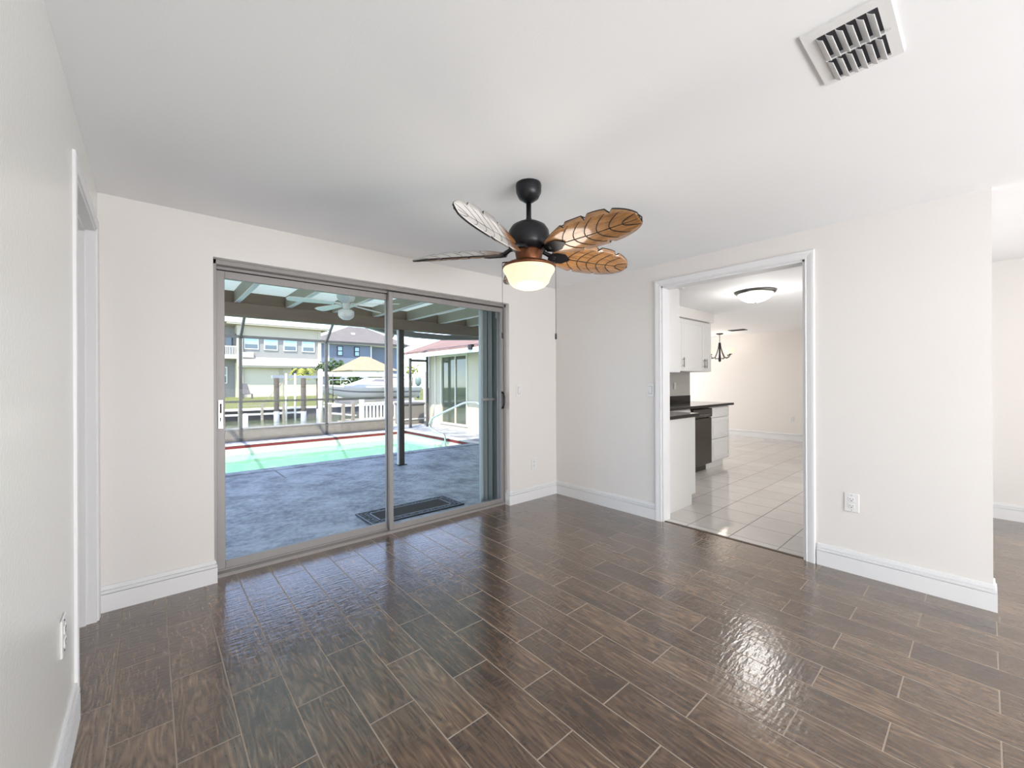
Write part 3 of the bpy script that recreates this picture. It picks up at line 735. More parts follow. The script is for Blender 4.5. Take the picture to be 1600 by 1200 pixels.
# joint line in the deck
M_joint = mat('deck_joint', (.16, .16, .16), .8)
mb = MB(); mb.box(-8, 2.95, 3.90, 3.912, G, G + .002).box(-2.03, -2.015, 3.25, 3.92, G, G + .003, 0)
struct('trim_6', mb, M_joint)

# door mat
dm = thing('door_mat', 'black rubber doormat with scrollwork border outside the glass door', 'doormat', (-1.385, .765, G))
build('mat_base', MB().box(-1.90, -.87, .55, .985, G, G + .010), M_rubber, dm, bevel=.003)
build('bristle_field', MB().box(-1.775, -.995, .64, .895, G + .010, G + .014), M_coir, dm)
mb = MB(); zt = G + .012
for (a, b, c, d) in ((-1.79, -.98, .628, .640), (-1.79, -.98, .895, .907), (-1.79, -1.777, .628, .907), (-.993, -.98, .628, .907), (-1.893, -.877, .556, .563), (-1.893, -.877, .972, .979), (-1.893, -1.885, .556, .979), (-.885, -.877, .556, .979)): mb.box(a, b, c, d, G + .009, G + .015)
build('raised_border', mb, M_scroll, dm)
mb = MB()
def curl(px, py, s, ang):
    pts = []
    for i in range(12):
        t = i / 11; r = .034 * (1 - .75 * t); a = ang + s * t * 1.7 * PI
        pts.append((px + r * math.cos(a), py + r * math.sin(a) * .9, zt))
    mb.tube(pts, .0042, 5)
for k in range(13):
    xx = -1.84 + k * .076
    for yy in (.596, .938): curl(xx, yy, 1 if k % 2 else -1, k * 1.3)
for k in range(5):
    for xx in (-1.84, -.93): curl(xx, .64 + k * .065, 1 if k % 2 else -1, k * 1.1 + .4)
build('scrollwork', mb, M_scroll, dm)

# ------------------------------------------------------------------ patio roof
M_white = mat('white_paint', (.68, .68, .67), .5, var=.02)
M_rafter = mat('weathered_grey_rafter', (.30, .285, .22), .6, var=.10, scale=8)
M_beam = mat('weathered_beam', (.18, .135, .10), .7, var=.22, scale=5, stretch=(.4, 4, 4))
m_, nt, B, N, L = nmat('green_fibreglass_panel')
tr_ = N.new('ShaderNodeBsdfTranslucent'); tr_.inputs[0].default_value = (.78, .92, .86, 1)
nz = N.new('ShaderNodeTexNoise'); nz.inputs['Scale'].default_value = 5
L.new(mixc(N, L, nz.outputs['Fac'], (.62, .72, .68), (.74, .82, .79)), B.inputs['Base Color'])
mx = N.new('ShaderNodeMixShader'); mx.inputs[0].default_value = .20; L.new(B.outputs[0], mx.inputs[1]); L.new(tr_.outputs[0], mx.inputs[2]); L.new(mx.outputs[0], N['Material Output'].inputs[0])
M_panel = m_
RX0, RX1 = -5.5, 2.93
prf = thing('patio_roof', 'covered patio roof of green ribbed panels on grey rafters', 'patio roof', (-1.0, 1.7, G))
mb = MB(); y = .2; k = 0
b = len(mb.v); pr = []
while y < 3.62:
    pr.append((y, 2.43 + (.016 if k % 4 in (1, 2) else 0))); y += .045 if k % 2 == 0 else .03; k += 1
for xx in (RX0, RX1):
    for (yy, zz) in pr: mb.v.append(Vector((xx, yy, zz)))
n = len(pr)
for i in range(n - 1): mb.face((i, i + 1, n + i + 1, n + i))
build('roof_panel', mb, M_panel, prf)
for xr in (-5.0, -4.40, -3.80, -3.22, -2.62, -2.03, -1.42, -.82, -.23, .36, .96, 1.56, 2.16, 2.75):
    rb = build('rafter', MB().box(xr - .022, xr + .022, .2, 3.10, 2.272, 2.425), M_rafter, prf)
    build('white_edge', MB().box(xr - .026, xr + .026, .2, 3.10, 2.262, 2.272), M_white, rb)
build('beam', MB().box(RX0, RX1, 2.98, 3.12, 2.098, 2.262), M_beam, prf, bevel=.006)
build('fascia_board', MB().box(RX0, RX1, 3.125, 3.16, 2.265, 2.43), M_beam, prf)
ps = build('post', MB().box(-.43, -.345, 3.01, 3.09, G, 2.10), mat('dark_bronze_post', (.05, .042, .038), .5, var=.3), prf, bevel=.004)
build('post_base', MB().box(-.46, -.315, 2.98, 3.12, G, G + .012), M_black, ps)
build('post_strip', MB().box(-.452, -.432, 3.02, 3.06, G, 2.098), M_white, ps)
mb = MB(); gp = [(RX0, 2.27), (-2.2, 2.25), (-.95, 2.20), (-.45, 2.09), (.1, 2.05), (.7, 2.045), (1.6, 2.10), (RX1 - .7, 2.15)]
for (xa, za), (xb, zb_) in zip(gp, gp[1:]):
    mb.hexa([(xa, 3.46, za), (xb, 3.46, zb_), (xb, 3.58, zb_), (xa, 3.58, za), (xa, 3.46, za + .09), (xb, 3.46, zb_ + .09), (xb, 3.58, zb_ + .09), (xa, 3.58, za + .09)])
build('gutter', mb, mat('sagging_grey_gutter', (.22, .22, .22), .5), prf)

# patio ceiling fan
of = thing('ceiling_fan', 'white outdoor ceiling fan under the patio roof', 'ceiling fan', (-1.727, 1.7, 2.43))
M_ofan = mat('white_fan_enamel', (.80, .82, .80), .4, var=.04)
oc = (-1.727, 1.7, 0)
build('canopy', MB().lathe([(0, 2.43), (.07, 2.43), (.07, 2.40), (.03, 2.37), (.014, 2.36), (.014, 2.31), (0, 2.31)], oc, 20), M_ofan, of)
build('motor_housing', MB().lathe([(0, 2.32), (.08, 2.315), (.10, 2.29), (.10, 2.235), (.085, 2.205), (.04, 2.19), (.036, 2.10), (0, 2.10)], oc, 28), M_ofan, of)
build('light_bowl', MB().lathe([(0, 2.105), (.06, 2.10), (.088, 2.08), (.088, 2.03), (.075, 2.01), (.04, 1.985), (0, 1.98)], oc, 24), mat('white_globe', (.75, .77, .75), .3, var=.02), of)
for k in range(5):
    a = math.radians(31 + 72 * k)
    R = Matrix.Translation(oc) @ Matrix.Rotation(a, 4, 'Z') @ Matrix.Translation((0, 0, 2.165)) @ Matrix.Rotation(math.radians(11), 4, 'X')
    mb = MB(); mb.prism([(.13, -.04), (.52, -.062), (.60, -.05), (.62, 0), (.60, .05), (.52, .062), (.13, .04)], -.004, .004).xf(R)
    bo = build('blade', mb, M_ofan, of)
    build('blade_arm', MB().bar((.06, 0, .004), (.17, 0, .006), .03, .008).xf(R), M_ofan, bo)

# ------------------------------------------------------------------ storm shutter stacked beside the slider
sh = thing('storm_shutter', 'folded blue-grey accordion storm shutter outside the glass door', 'storm shutter', (-.72, .3, 0))
M_shut = mat('blue_grey_shutter', (.34, .40, .42), .45, .2, var=.08, scale=10, stretch=(1, 1, .05))
xs = [-.86 + .0335 * k for k in range(8)]
for k in range(7):
    ya, yb = (.235, .335) if k % 2 == 0 else (.335, .235)
    build('slat', MB().bar(((xs[k]), ya, 1.0), (xs[k + 1], yb, 1.0), 1, 1) if False else MB().hexa([(xs[k] - .004, ya, 0), (xs[k] + .004, ya, 0), (xs[k + 1] + .004, yb, 0), (xs[k + 1] - .004, yb, 0), (xs[k] - .004, ya, 2.06), (xs[k] + .004, ya, 2.06), (xs[k + 1] + .004, yb, 2.06), (xs[k + 1] - .004, yb, 2.06)]), M_shut, sh)
build('lead_edge', MB().box(-.885, -.855, .225, .26, 0, 2.06), M_shut, sh, bevel=.004)
build('locking_bar', MB().box(-.87, -.625, .221, .233, 1.06, 1.085), M_alu, sh)
build('top_track', MB().box(-3.2, -.60, .235, .335, 2.06, 2.10), M_shut, sh)
build('guide_wheel', MB().box(-.67, -.635, .232, .26, 1.93, 2.02), M_plate, sh, bevel=.006)

# ------------------------------------------------------------------ house wing at right of the pool
M_stucco = mat('cream_stucco', (.54, .49, .39), .85, var=.06, scale=6, bump=.4, bscale=60)
M_yel = mat('pale_frame_paint', (.62, .60, .50), .5)
M_pinkroof = tile_roof_mat('pink_shingle', (.26, .17, .155), (.21, .14, .13), 2, 6)
wg = thing('house_wing', 'cream stucco house wing beside the pool', 'house', (5, 6, G))
mb = MB(); mb.box(2.95, 3.1, 3.6, 5.93, G, 2.25).box(2.95, 3.1, 7.31, 8.0, G, 2.25).box(2.95, 3.1, 5.93, 7.31, 2.03, 2.25).box(2.95, 3.1, 5.93, 7.31, G, .05).box(2.95, 3.1, .2, 3.6, G, 2.4)
mb.box(3.1, 7.0, 7.85, 8.0, G, 2.25).box(6.9, 7.0, 3.6, 7.85, G, 2.25).box(3.1, 6.9, 3.6, 7.85, G - .1, .0)
build('stucco_wall', mb, M_stucco, wg)
mb = MB(); mb.hexa([(2.28, .2, 2.07), (2.28, 8.4, 2.07), (5.0, 8.4, 3.05), (5.0, .2, 3.05), (2.28, .2, 2.13), (2.28, 8.4, 2.13), (5.0, 8.4, 3.11), (5.0, .2, 3.11)])
mb.hexa([(5.0, .2, 3.05), (5.0, 8.4, 3.05), (7.6, 8.4, 2.07), (7.6, .2, 2.07), (5.0, .2, 3.11), (5.0, 8.4, 3.11), (7.6, 8.4, 2.13), (7.6, .2, 2.13)])
build('roof', mb, M_pinkroof, wg)
build('soffit', MB().box(2.30, 2.95, 3.4, 8.36, 2.05, 2.068), M_yel, wg)
build('eave_gutter', MB().box(2.24, 2.29, 3.4, 8.4, 1.95, 2.07), mat('white_gutter', (.74, .74, .72), .4), wg, bevel=.008)
fr = build('door_frame', MB().box(2.93, 3.06, 5.93, 6.0, .05, 2.03).box(2.93, 3.06, 7.24, 7.31, .05, 2.03).box(2.93, 3.06, 6.0, 7.24, 1.97, 2.03).box(2.93, 3.06, 6.0, 7.24, .05, .10).box(2.95, 3.0, 6.53, 6.58, .1, 1.97), M_yel, wg)
M_dglass = mat('dark_green_glass', (.10, .115, .085), .04, spec=.8, var=.1)
build('pane', MB().box(2.975, 2.985, 6.0, 7.24, .1, 1.97), M_dglass, fr)
build('corner_trim', MB().box(2.925, 2.95, 7.55, 7.62, G, 2.05), M_yel, wg)
build('floodlight_box', MB().box(2.20, 2.30, 4.72, 4.86, 2.02, 2.14), M_black, wg, bevel=.006)

# pool handrail
hr = thing('pool_handrail', 'chrome grab rail at the corner of the pool', 'handrail', (2.27, 4.45, G))
def arc(pts, n=6):
    out = [Vector(pts[0])]
    for i in range(1, len(pts) - 1):
        a, b, c = Vector(pts[i - 1]), Vector(pts[i]), Vector(pts[i + 1])
        r = min((b - a).length, (c - b).length) * .45
        p = b + (a - b).normalized() * r; q = b + (c - b).normalized() * r
        for k in range(n + 1):
            t = k / n; out.append(p * (1 - t) ** 2 + b * 2 * t * (1 - t) + q * t * t)
    out.append(Vector(pts[-1])); return out
A = Vector((2.27, 4.43, 0)); Bv = Vector((1.58, 5.48, 0)) - A
def hp(t, z): q = A + Bv * t; return (q.x, q.y, z)
build('rail', MB().tube(arc([hp(0, G), hp(0, .78), hp(.30, .80), hp(1.0, .40), hp(1.06, .20), hp(.90, .06), hp(.72, .02), hp(.70, -.6)]), .026, 10), M_chrome, hr)
build('flange', MB().lathe([(0, .022), (.03, .02), (.045, .006), (.045, 0), (0, 0)], (2.27, 4.43, G), 16), M_chrome, hr)

# ------------------------------------------------------------------ screen enclosure
en = thing('screen_enclosure', 'dark bronze pool screen enclosure frame', 'screen enclosure', (0, 7.95, G))
M_enc = mat('bronze_frame', (.085, .08, .075), .5, .2, var=.12)
EY = 7.93
for xp in (-5.6, -3.75, -1.905, -.055, 1.60, 2.30, 2.86):
    build('post', MB().box(xp - .03, xp + .03, EY - .03, EY + .04, G, 2.30 if xp < 2 else 2.045), M_enc, en)
    if xp < 2:
        build('roof_strut', MB().bar((xp, EY, 2.29), (xp + .0, 3.55, 3.7), .05, .06) if False else MB().bar((xp, EY, 2.28), (xp, 6.3, 3.55), .05, .06), M_enc, en)
        build('roof_beam', MB().bar((xp, 6.32, 3.54), (xp, 3.5, 3.54), .05, .06), M_enc, en)
build('top_rail', MB().box(-5.6, 2.20, EY - .025, EY + .03, 2.275, 2.335), M_enc, en)
build('chair_rail', MB().box(-5.6, 2.28, EY - .02, EY + .025, .805, .85), M_enc, en)
build('roof_rail', MB().box(-5.6, 1.7, 6.28, 6.34, 3.52, 3.58), M_enc, en)
build('screen_door_header', MB().box(2.3, 2.86, EY - .02, EY + .02, 1.86, 1.93), M_enc, en)
build('kick_wall', MB().box(-5.6, 1.57, EY - .02, EY + .12, G, .20), mat('grey_kick_wall', (.20, .18, .155), .9, var=.3, scale=9, bump=.5, bscale=30), en)
build('kick_cap', MB().box(-5.6, 1.57, EY - .03, EY + .13, .20, .225), M_alu, en)

# ------------------------------------------------------------------ yard, canal, dock
M_grass = mat('lawn_grass', (.13, .15, .035), .95, var=.5, scale=1.2, bump=.6, bscale=30)
M_sand = mat('grey_yard', (.35, .33, .29), .95, var=.2, scale=3)
struct('yard', MB().box(-30, 30, 8.6, 10.6, -1.6, -.12), M_sand, label='strip of yard by the canal', cat='yard')
M_canal = mat('green_canal_water', (.12, .15, .085), .08, var=.25, scale=1.5, bump=.35, bscale=2.2, bdist=.08)
struct('canal', MB().box(-60, 90, 10.6, 24.0, -1.7, -.80), M_canal, label='olive green canal water', cat='canal')
struct('lawn', MB().box(-60, 120, 24.3, 90, -1.6, -.24), M_grass, label='green lawn across the canal', cat='lawn')
M_sea = mat('dark_seawall', (.12, .115, .125), .9, var=.25, scale=4, stretch=(3, 1, .3), bump=.4, bscale=10)
sw = thing('seawall', 'dark seawall with white cap across the canal', 'seawall', (10, 24.1, -.8))
build('wall_face', MB().box(-60, 90, 24.0, 24.3, -1.6, -.30), M_sea, sw)
build('cap', MB().box(-60, 90, 23.85, 24.4, -.30, -.20), M_white, sw)
# neighbour's low dock in front of the seawall
nd = thing('dock', 'low white dock along the far seawall', 'dock', (2, 23.4, -.3))
build('deck_boards', MB().box(-3, 3.4, 22.9, 23.8, -.24, -.16), M_white, nd)
build('rim_board', MB().box(-3, 3.4, 22.88, 22.92, -.50, -.40), M_white, nd)
M_pile = mat('weathered_piling', (.28, .255, .215), .9, var=.2, scale=6)
for xp in (-2.2, .10, 1.15, 2.2, 3.3): build('dock_post', MB().box(xp - .06, xp + .06, 22.85, 22.97, -.9, .12), M_pile, nd)
build('gang_rail', MB().bar((.15, 22.9, .02), (2.2, 22.9, .06), .04, .05).bar((1.2, 22.9, .1), (2.3, 22.9, 1.45), .05, .05), M_pile, nd)
# far boat lift of dark pilings
lf = thing('boat_lift', 'empty dark piling boat lift across the canal', 'boat lift', (3.7, 21.8, -.8))
M_dpile = mat('dark_piling', (.075, .065, .055), .9, var=.3)
def at(px, Y):
    t = (px - 800) / F; dx = math.sin(YAW) + t * math.cos(YAW); dy = math.cos(YAW) - t * math.sin(YAW)
    return -3.4432 + dx * (Y + 3.1943) / dy
for px, Y in ((432, 22.0), (474, 21.0), (498, 22.6)):
    xp = at(px, Y); q = build('piling', MB().lathe([(0, -1.7), (.13, -1.7), (.13, 1.50), (0, 1.52)], (xp, Y, 0), 12), M_dpile, lf)
    build('sleeve', MB().lathe([(.135, -1.7), (.14, -1.7), (.14, -.28), (.135, -.28)], (xp, Y, 0), 12), mat('blue_grey_sleeve', (.28, .31, .36), .6), q)
build('top_beam', MB().bar((at(428, 22) - .1, 22.0, 1.58), (at(500, 22.6), 22.6, 1.58), .14, .16), mat('blue_grey_beam', (.30, .32, .36), .6), lf)
for px in (447, 461):
    xp = at(px, 21.6); build('guide_pole', MB().tube([(xp, 21.6, -.9), (xp, 21.6, 1.75)], .05, 8), M_white, lf)
xp = at(383, 18); tag(build('dock_piling', MB().lathe([(0, -1.6), (.11, -1.6), (.11, -.12), (.0, -.06)], (xp, 18, 0), 12), M_white), 'short white piling standing alone in the canal', 'piling')

# near dock with railing, ramp and boat lift
dk = thing('dock', 'weathered wooden dock behind the pool enclosure', 'dock', (4, 11.5, -.2))
mb = MB()
for k in range(21): mb.box(2.14 + k * .24, 2.365 + k * .24, 10.4, 13.2, -.20, -.165)
build('deck_boards', mb, mat('grey_dock_boards', (.26, .24, .21), .9, var=.2), dk)
for px_, Yp in ((2.0, 13.0), (4.6, 13.0), (7.0, 13.0)): build('dock_piling', MB().lathe([(0, -1.7), (.11, -1.7), (.11, -.20), (0, -.20)], (px_, Yp, 0), 10), M_pile, dk)
rl = thing('dock_railing', 'white picket railing along the wooden dock', 'railing', (3.4, 11.5, -.17))
build('top_rail', MB().box(2.20, 7.0, 11.47, 11.54, .47, .54), M_white, rl)
build('bottom_rail', MB().box(2.20, 7.0, 11.48, 11.53, -.12, -.06), M_white, rl)
for xp in (2.24, 4.2, 6.2): build('post', MB().box(xp - .07, xp + .07, 11.44, 11.57, -.165, .64), M_white, rl)
for k in range(34):
    xp = 2.42 + k * .135
    if min(abs(xp - q) for q in (4.2, 6.2)) > .08: build('baluster', MB().box(xp - .03, xp + .03, 11.485, 11.525, -.06, .47), M_white, rl)
gw = thing('gangway', 'grey ramp with weathered posts and rails left of the picket railing', 'gangway', (1.2, 11.6, -.3))
build('ramp_boards', MB().hexa([(.25, 11.2, -.42), (1.88, 11.2, -.24), (1.88, 12.2, -.24), (.25, 12.2, -.42), (.25, 11.2, -.37), (1.88, 11.2, -.19), (1.88, 12.2, -.19), (.25, 12.2, -.37)]), mat('grey_ramp', (.45, .43, .41), .8), gw)
for px in (515, 536, 551):
    xp = at(px, 11.6); build('ramp_post', MB().box(xp - .05, xp + .05, 11.55, 11.65, -.4, .52), M_pile, gw)
build('ramp_rail', MB().bar((at(506, 11.6), 11.6, .56), (at(556, 11.6), 11.6, .42), .05, .06).bar((at(512, 11.6), 11.6, .22), (at(556, 11.6), 11.6, .08), .05, .06), M_white, gw)
build('ramp_float', MB().box(at(496, 11.4), at(516, 11.4), 11.2, 11.8, -.45, -.12), mat('pale_float', (.55, .54, .55), .7), gw)

bl = thing('boat_lift', 'white boat lift carrying the white motorboat', 'boat lift', (4.6, 16, -.8))
for px, Y in ((501, 15.2), (500, 17.3), (604, 15.0), (664, 17.4)):
    xp = at(px, Y); build('piling', MB().lathe([(0, -1.7), (.095, -1.7), (.095, 1.80), (0, 1.84)], (xp, Y, 0), 12), mat('pale_piling', (.50, .47, .41), .8, var=.2), bl)
build('top_beam', MB().bar((at(497, 15.2), 15.2, 1.63), (at(604, 15.0) + .3, 15.0, 1.63), .14, .16), mat('galvanised_beam', (.62, .66, .70), .5, var=.08), bl)
build('back_beam', MB().bar((at(500, 17.3), 17.3, 1.62), (at(664, 17.4), 17.4, 1.62), .14, .16), M_white, bl)
build('cradle_beam', MB().box(3.2, 3.36, 14.9, 17.4, .24, .40).box(5.6, 5.76, 14.9, 17.4, .24, .40).box(2.6, 6.4, 15.35, 15.45, .38, .47).box(2.6, 6.4, 16.55, 16.65, .38, .47), M_alu, bl)
for px, Y in ((513, 15.1), (520, 15.1)):
    xp = at(px, Y); build('lift_cable', MB().tube([(xp, Y, 1.6), (xp, Y, .35)], .02, 6), M_enc, bl)

bt = thing('motorboat', 'white motorboat with dark stripe on the lift', 'boat', (4.6, 16, .5))
def hull(t, zfrac):   # t 0 bow .. 1 stern
    x = 2.35 + 4.3 * t
    half = .92 * min(1, (t / .5)) ** .55 if t > 0 else .02
    keel = .47 + .40 * max(0, 1 - t / .35) ** 2
    sheer = 1.06 + .10 * (1 - t) ** 2
    flare = .25 + .75 * zfrac ** .6
    if zfrac == 0: flare = .04
    return x - (.25 * zfrac * (1 - t) ** 3), half * flare, keel + (sheer - keel) * zfrac
mb = MB(); NS, NZ = 18, 7; zf = [0, .12, .30, .50, .62, .82, 1.0]
idx = {}
for i in range(NS + 1):
    t = i / NS
    for s in (-1, 1):
        for j in range(NZ):
            x, hw_, z = hull(t, zf[j]); idx[i, s, j] = len(mb.v); mb.v.append(Vector((x, 16 + s * hw_, z)))
for i in range(NS):
    for s in (-1, 1):
        for j in range(NZ - 1):
            mb.face((idx[i, s, j], idx[i + 1, s, j], idx[i + 1, s, j + 1], idx[i, s, j + 1]), 1 if j == 3 else 0, True)
    mb.face((idx[i, -1, 0], idx[i + 1, -1, 0], idx[i + 1, 1, 0], idx[i, 1, 0]), 0)
    mb.face((idx[i, -1, NZ - 1], idx[i + 1, -1, NZ - 1], idx[i + 1, 1, NZ - 1], idx[i, 1, NZ - 1]), 0)
mb.face([idx[NS, -1, j] for j in range(NZ)] + [idx[NS, 1, j] for j in range(NZ - 1, -1, -1)], 0)
M_gel = mat('white_gelcoat', (.62, .62, .63), .25, var=.02); M_stripe = mat('grey_hull_stripe', (.20, .20, .23), .3)
build('hull', mb, [M_gel, M_stripe], bt)
cbn = build('cabin', MB().hexa([(3.3, 15.35, 1.08), (6.2, 15.35, 1.08), (6.2, 16.65, 1.08), (3.3, 16.65, 1.08), (4.3, 15.55, 1.46), (6.0, 15.55, 1.46), (6.0, 16.45, 1.46), (4.3, 16.45, 1.46)]), M_gel, bt, bevel=.03)
build('side_window', MB().poly([(3.75, 15.415, 1.14), (4.9, 15.41, 1.14), (4.9, 15.53, 1.40), (4.45, 15.53, 1.40)]).xf(Matrix.Translation((0, -.02, 0))), M_stripe, bt)
build('bow_rail', MB().tube(arc([(2.5, 15.9, 1.15), (2.5, 15.9, 1.38), (3.2, 15.4, 1.38), (3.3, 15.35, 1.12)]), .014, 6).tube([(2.9, 15.6, 1.15), (2.9, 15.62, 1.38)], .012, 6), M_chrome, bt)
ob = build('outboard_motor', MB().lathe([(0, 1.52), (.13, 1.50), (.17, 1.40), (.16, 1.18), (.10, 1.10), (.07, 1.05), (.06, .55), (.10, .50), (0, .42)], (6.85, 15.9, 0), 14), mat('grey_green_cowl', (.16, .22, .20), .35), bt)
build('motor_bracket', MB().box(6.60, 6.80, 15.75, 16.05, .80, 1.05), M_stripe, bt)

dbx = thing('dock_box', 'grey storage box standing behind the screen enclosure', 'storage box', (3.1, 9.5, -.12))
build('body', MB().box(2.72, 3.50, 9.25, 9.85, -.12, .50), mat('grey_dock_box', (.22, .21, .195), .7, var=.1), dbx, bevel=.02)
build('lid', MB().box(2.70, 3.52, 9.23, 9.87, .50, .58), mat('dark_grey_lid', (.12, .12, .13), .7, var=.1), dbx, bevel=.02)
build('trim_board', MB().box(2.72, 3.50, 9.235, 9.25, .02, .06), M_white, dbx)

# ------------------------------------------------------------------ houses across the canal
M_hgrey = mat('grey_house_stucco', (.28, .28, .275), .9, var=.04)
M_hcream = mat('cream_house_stucco', (.58, .55, .44), .9, var=.06)
M_hfrieze = mat('beige_frieze', (.46, .43, .35), .9, var=.04)
M_hroof = tile_roof_mat('white_barrel_tile', (.58, .53, .47), (.48, .43, .38), 3, 4)
M_pane = mat('sky_blue_pane', (.30, .48, .52), .06, var=.15, spec=.8); M_paned = mat('dark_pane', (.07, .10, .12), .06, spec=.8)
HY = 47.6
hs = thing('house', 'two-storey cream and grey house with white tile roof across the canal', 'house', (6, HY, -.24))
build('upper_wall', MB().box(3.3, 11.4, HY, HY + 9, 3.4, 6.4), M_hgrey, hs)
build('lower_wall', MB().box(3.3, 11.4, HY - .02, HY + 9, -.24, 3.4), M_hcream, hs)
build('frieze', MB().box(3.3, 11.4, HY - .08, HY + 9, 6.15, 7.30), M_hfrieze, hs)
build('eave', MB().box(2.3, 12.2, HY - .8, HY + 9.8, 7.25, 7.42).box(-8, 2.3, HY + .7, HY + 9.8, 7.42, 7.55), M_hfrieze, hs)
mb = MB()
e0, e1, f0, f1, zt_ = -8.0, 12.25, HY - .85, HY + 9.85, 7.42
ym = (f0 + f1) / 2; zr = 10.4
mb.poly([(e0, f0, zt_), (e1, f0, zt_), (e1 - 4.2, ym, zr), (e0 + 4, ym, zr)]); mb.poly([(e1, f0, zt_), (e1, f1, zt_), (e1 - 4.2, ym, zr)])
mb.poly([(e1, f1, zt_), (e0, f1, zt_), (e0 + 4, ym, zr), (e1 - 4.2, ym, zr)]); mb.poly([(e0, f1, zt_), (e0, f0, zt_), (e0 + 4, ym, zr)]); mb.poly([(e0, f0, zt_), (e1, f0, zt_), (e1, f1, zt_), (e0, f1, zt_)])
build('roof', mb, M_hroof, hs)
mb = MB(); mb.hexa([(3.3, HY - .9, 3.05), (11.4, HY - .9, 3.05), (11.4, HY, 3.05), (3.3, HY, 3.05), (3.3, HY - .85, 3.20), (11.4, HY - .85, 3.20), (11.4, HY, 3.95), (3.3, HY, 3.95)])
mb.box(3.3, 4.7, HY - .35, HY, 3.9, 4.45)
build('belt_roof', mb, M_hroof, hs)
build('belt_trim', MB().box(3.3, 11.4, HY - .80, HY - .02, 2.85, 3.05).box(7.1, 7.5, HY - .10, HY, -.24, 2.9).box(3.22, 3.75, HY - .33, HY + .05, -.24, 7.24).box(11.1, 11.46, HY - .13, HY + .05, -.24, 7.24), M_hfrieze, hs)
for (xa, xb, za, zb) in ((3.88, 5.20, 4.78, 6.05), (5.68, 7.00, 4.76, 6.03), (7.55, 8.88, 4.74, 6.01), (9.42, 10.75, 4.72, 5.99)):
    wf = build('window', MB().box(xa, xb, HY - .10, HY - .02, za, zb), M_white, hs)
    zm = za + (zb - za) * .42
    build('upper_pane', MB().box(xa + .1, xb - .1, HY - .12, HY - .10, zm + .06, zb - .08), M_pane, wf)
    build('lower_pane', MB().box(xa + .1, xb - .1, HY - .12, HY - .10, za + .1, zm), M_paned, wf)
wf = build('window', MB().box(8.25, 10.25, HY - .09, HY - .03, 2.05, 3.0), M_white, hs)
build('pane', MB().box(8.35, 9.2, HY - .12, HY - .09, 2.12, 2.95).box(9.32, 10.15, HY - .12, HY - .09, 2.12, 2.95), M_paned, wf)
# recessed balcony bay at left
build('bay_wall', MB().box(-8, 3.3, HY + 1.6, HY + 9, -.24, 7.5), M_hgrey, hs)
build('balcony_slab', MB().box(-8, 3.3, HY - .2, HY + 1.6, 3.75, 4.05), M_white, hs)
mb = MB(); mb.box(-8, 3.3, HY - .1, HY - .02, 4.95, 5.05).box(-8, 3.3, HY - .1, HY - .02, 4.08, 4.16)
for k in range(60): mb.box(-5 + k * .14, -4.94 + k * .14, HY - .08, HY - .04, 4.1, 5.0)
build('balcony_railing', mb, M_white, hs)
build('balcony_door', MB().box(2.55, 3.1, HY + 1.55, HY + 1.6, 4.05, 6.2), M_paned, hs)
wf = build('window', MB().box(1.6, 2.62, HY + 1.5, HY + 1.6, 1.2, 2.95), M_white, hs)
build('pane', MB().box(1.7, 2.5, HY + 1.47, HY + 1.5, 1.3, 2.0).box(1.7, 2.5, HY + 1.47, HY + 1.5, 2.1, 2.85), M_paned, wf)

M_blue = mat('blue_grey_siding', (.18, .215, .29), .85, var=.03)
M_groof = tile_roof_mat('grey_shingle', (.17, .155, .155), (.14, .13, .13), 1.5, 3)
b2 = thing('house', 'blue-grey house with grey hip roof behind the boat', 'house', (20, 62, -.24))
build('wall', MB().box(15.2, 23.4, 62, 72, -.24, 7.15).box(23.4, 29, 64, 72, -.24, 7.15), M_blue, b2)
build('fascia', MB().box(14.3, 24.2, 61.1, 72.8, 7.12, 7.4).box(24.2, 30, 63.2, 72.8, 7.12, 7.4), M_white, b2)
mb = MB(); z0 = 7.4
mb.poly([(14.3, 61.1, z0), (30, 61.1, z0), (24.5, 67, 10.6), (21.5, 67, 10.6)]); mb.poly([(14.3, 72.8, z0), (14.3, 61.1, z0), (21.5, 67, 10.6)]); mb.poly([(30, 61.1, z0), (30, 72.8, z0), (24.5, 67, 10.6)]); mb.poly([(30, 72.8, z0), (14.3, 72.8, z0), (21.5, 67, 10.6), (24.5, 67, 10.6)])
build('roof', mb, M_groof, b2)
build('roof_vent', MB().box(21.0, 21.5, 64.0, 64.5, 8.8, 9.25), M_white, b2)
for xa in (18.0, 20.6):
    wf = build('window', MB().box(xa, xa + .85, 61.9, 62, 5.35, 6.85), M_black, b2)
    build('pane', MB().box(xa + .12, xa + .73, 61.87, 61.9, 6.15, 6.72).box(xa + .12, xa + .73, 61.87, 61.9, 5.45, 6.02), M_pane, wf)
build('downpipe', MB().box(23.2, 23.4, 61.9, 62, -.24, 7.1).box(16.7, 16.85, 61.9, 62, 3, 7.1), M_white, b2)

tk = thing('boathouse', 'tan hip-roofed boathouse beyond the white motorboat', 'boathouse', (12, 36, -.24))
mb = MB(); zb, za = 2.35, 3.75
mb.poly([(9.8, 34, zb), (14.6, 34, zb), (12.6, 36.5, za), (11.8, 36.5, za)]); mb.poly([(14.6, 34, zb), (14.6, 39, zb), (12.6, 36.5, za)]); mb.poly([(14.6, 39, zb), (9.8, 39, zb), (11.8, 36.5, za), (12.6, 36.5, za)]); mb.poly([(9.8, 39, zb), (9.8, 34, zb), (11.8, 36.5, za)])
build('roof', mb, tile_roof_mat('tan_tile', (.40, .30, .205), (.31, .235, .16), 3, 5), tk)
build('wall', MB().box(10.3, 14.1, 34.4, 38.6, -.24, 2.36), M_white, tk)

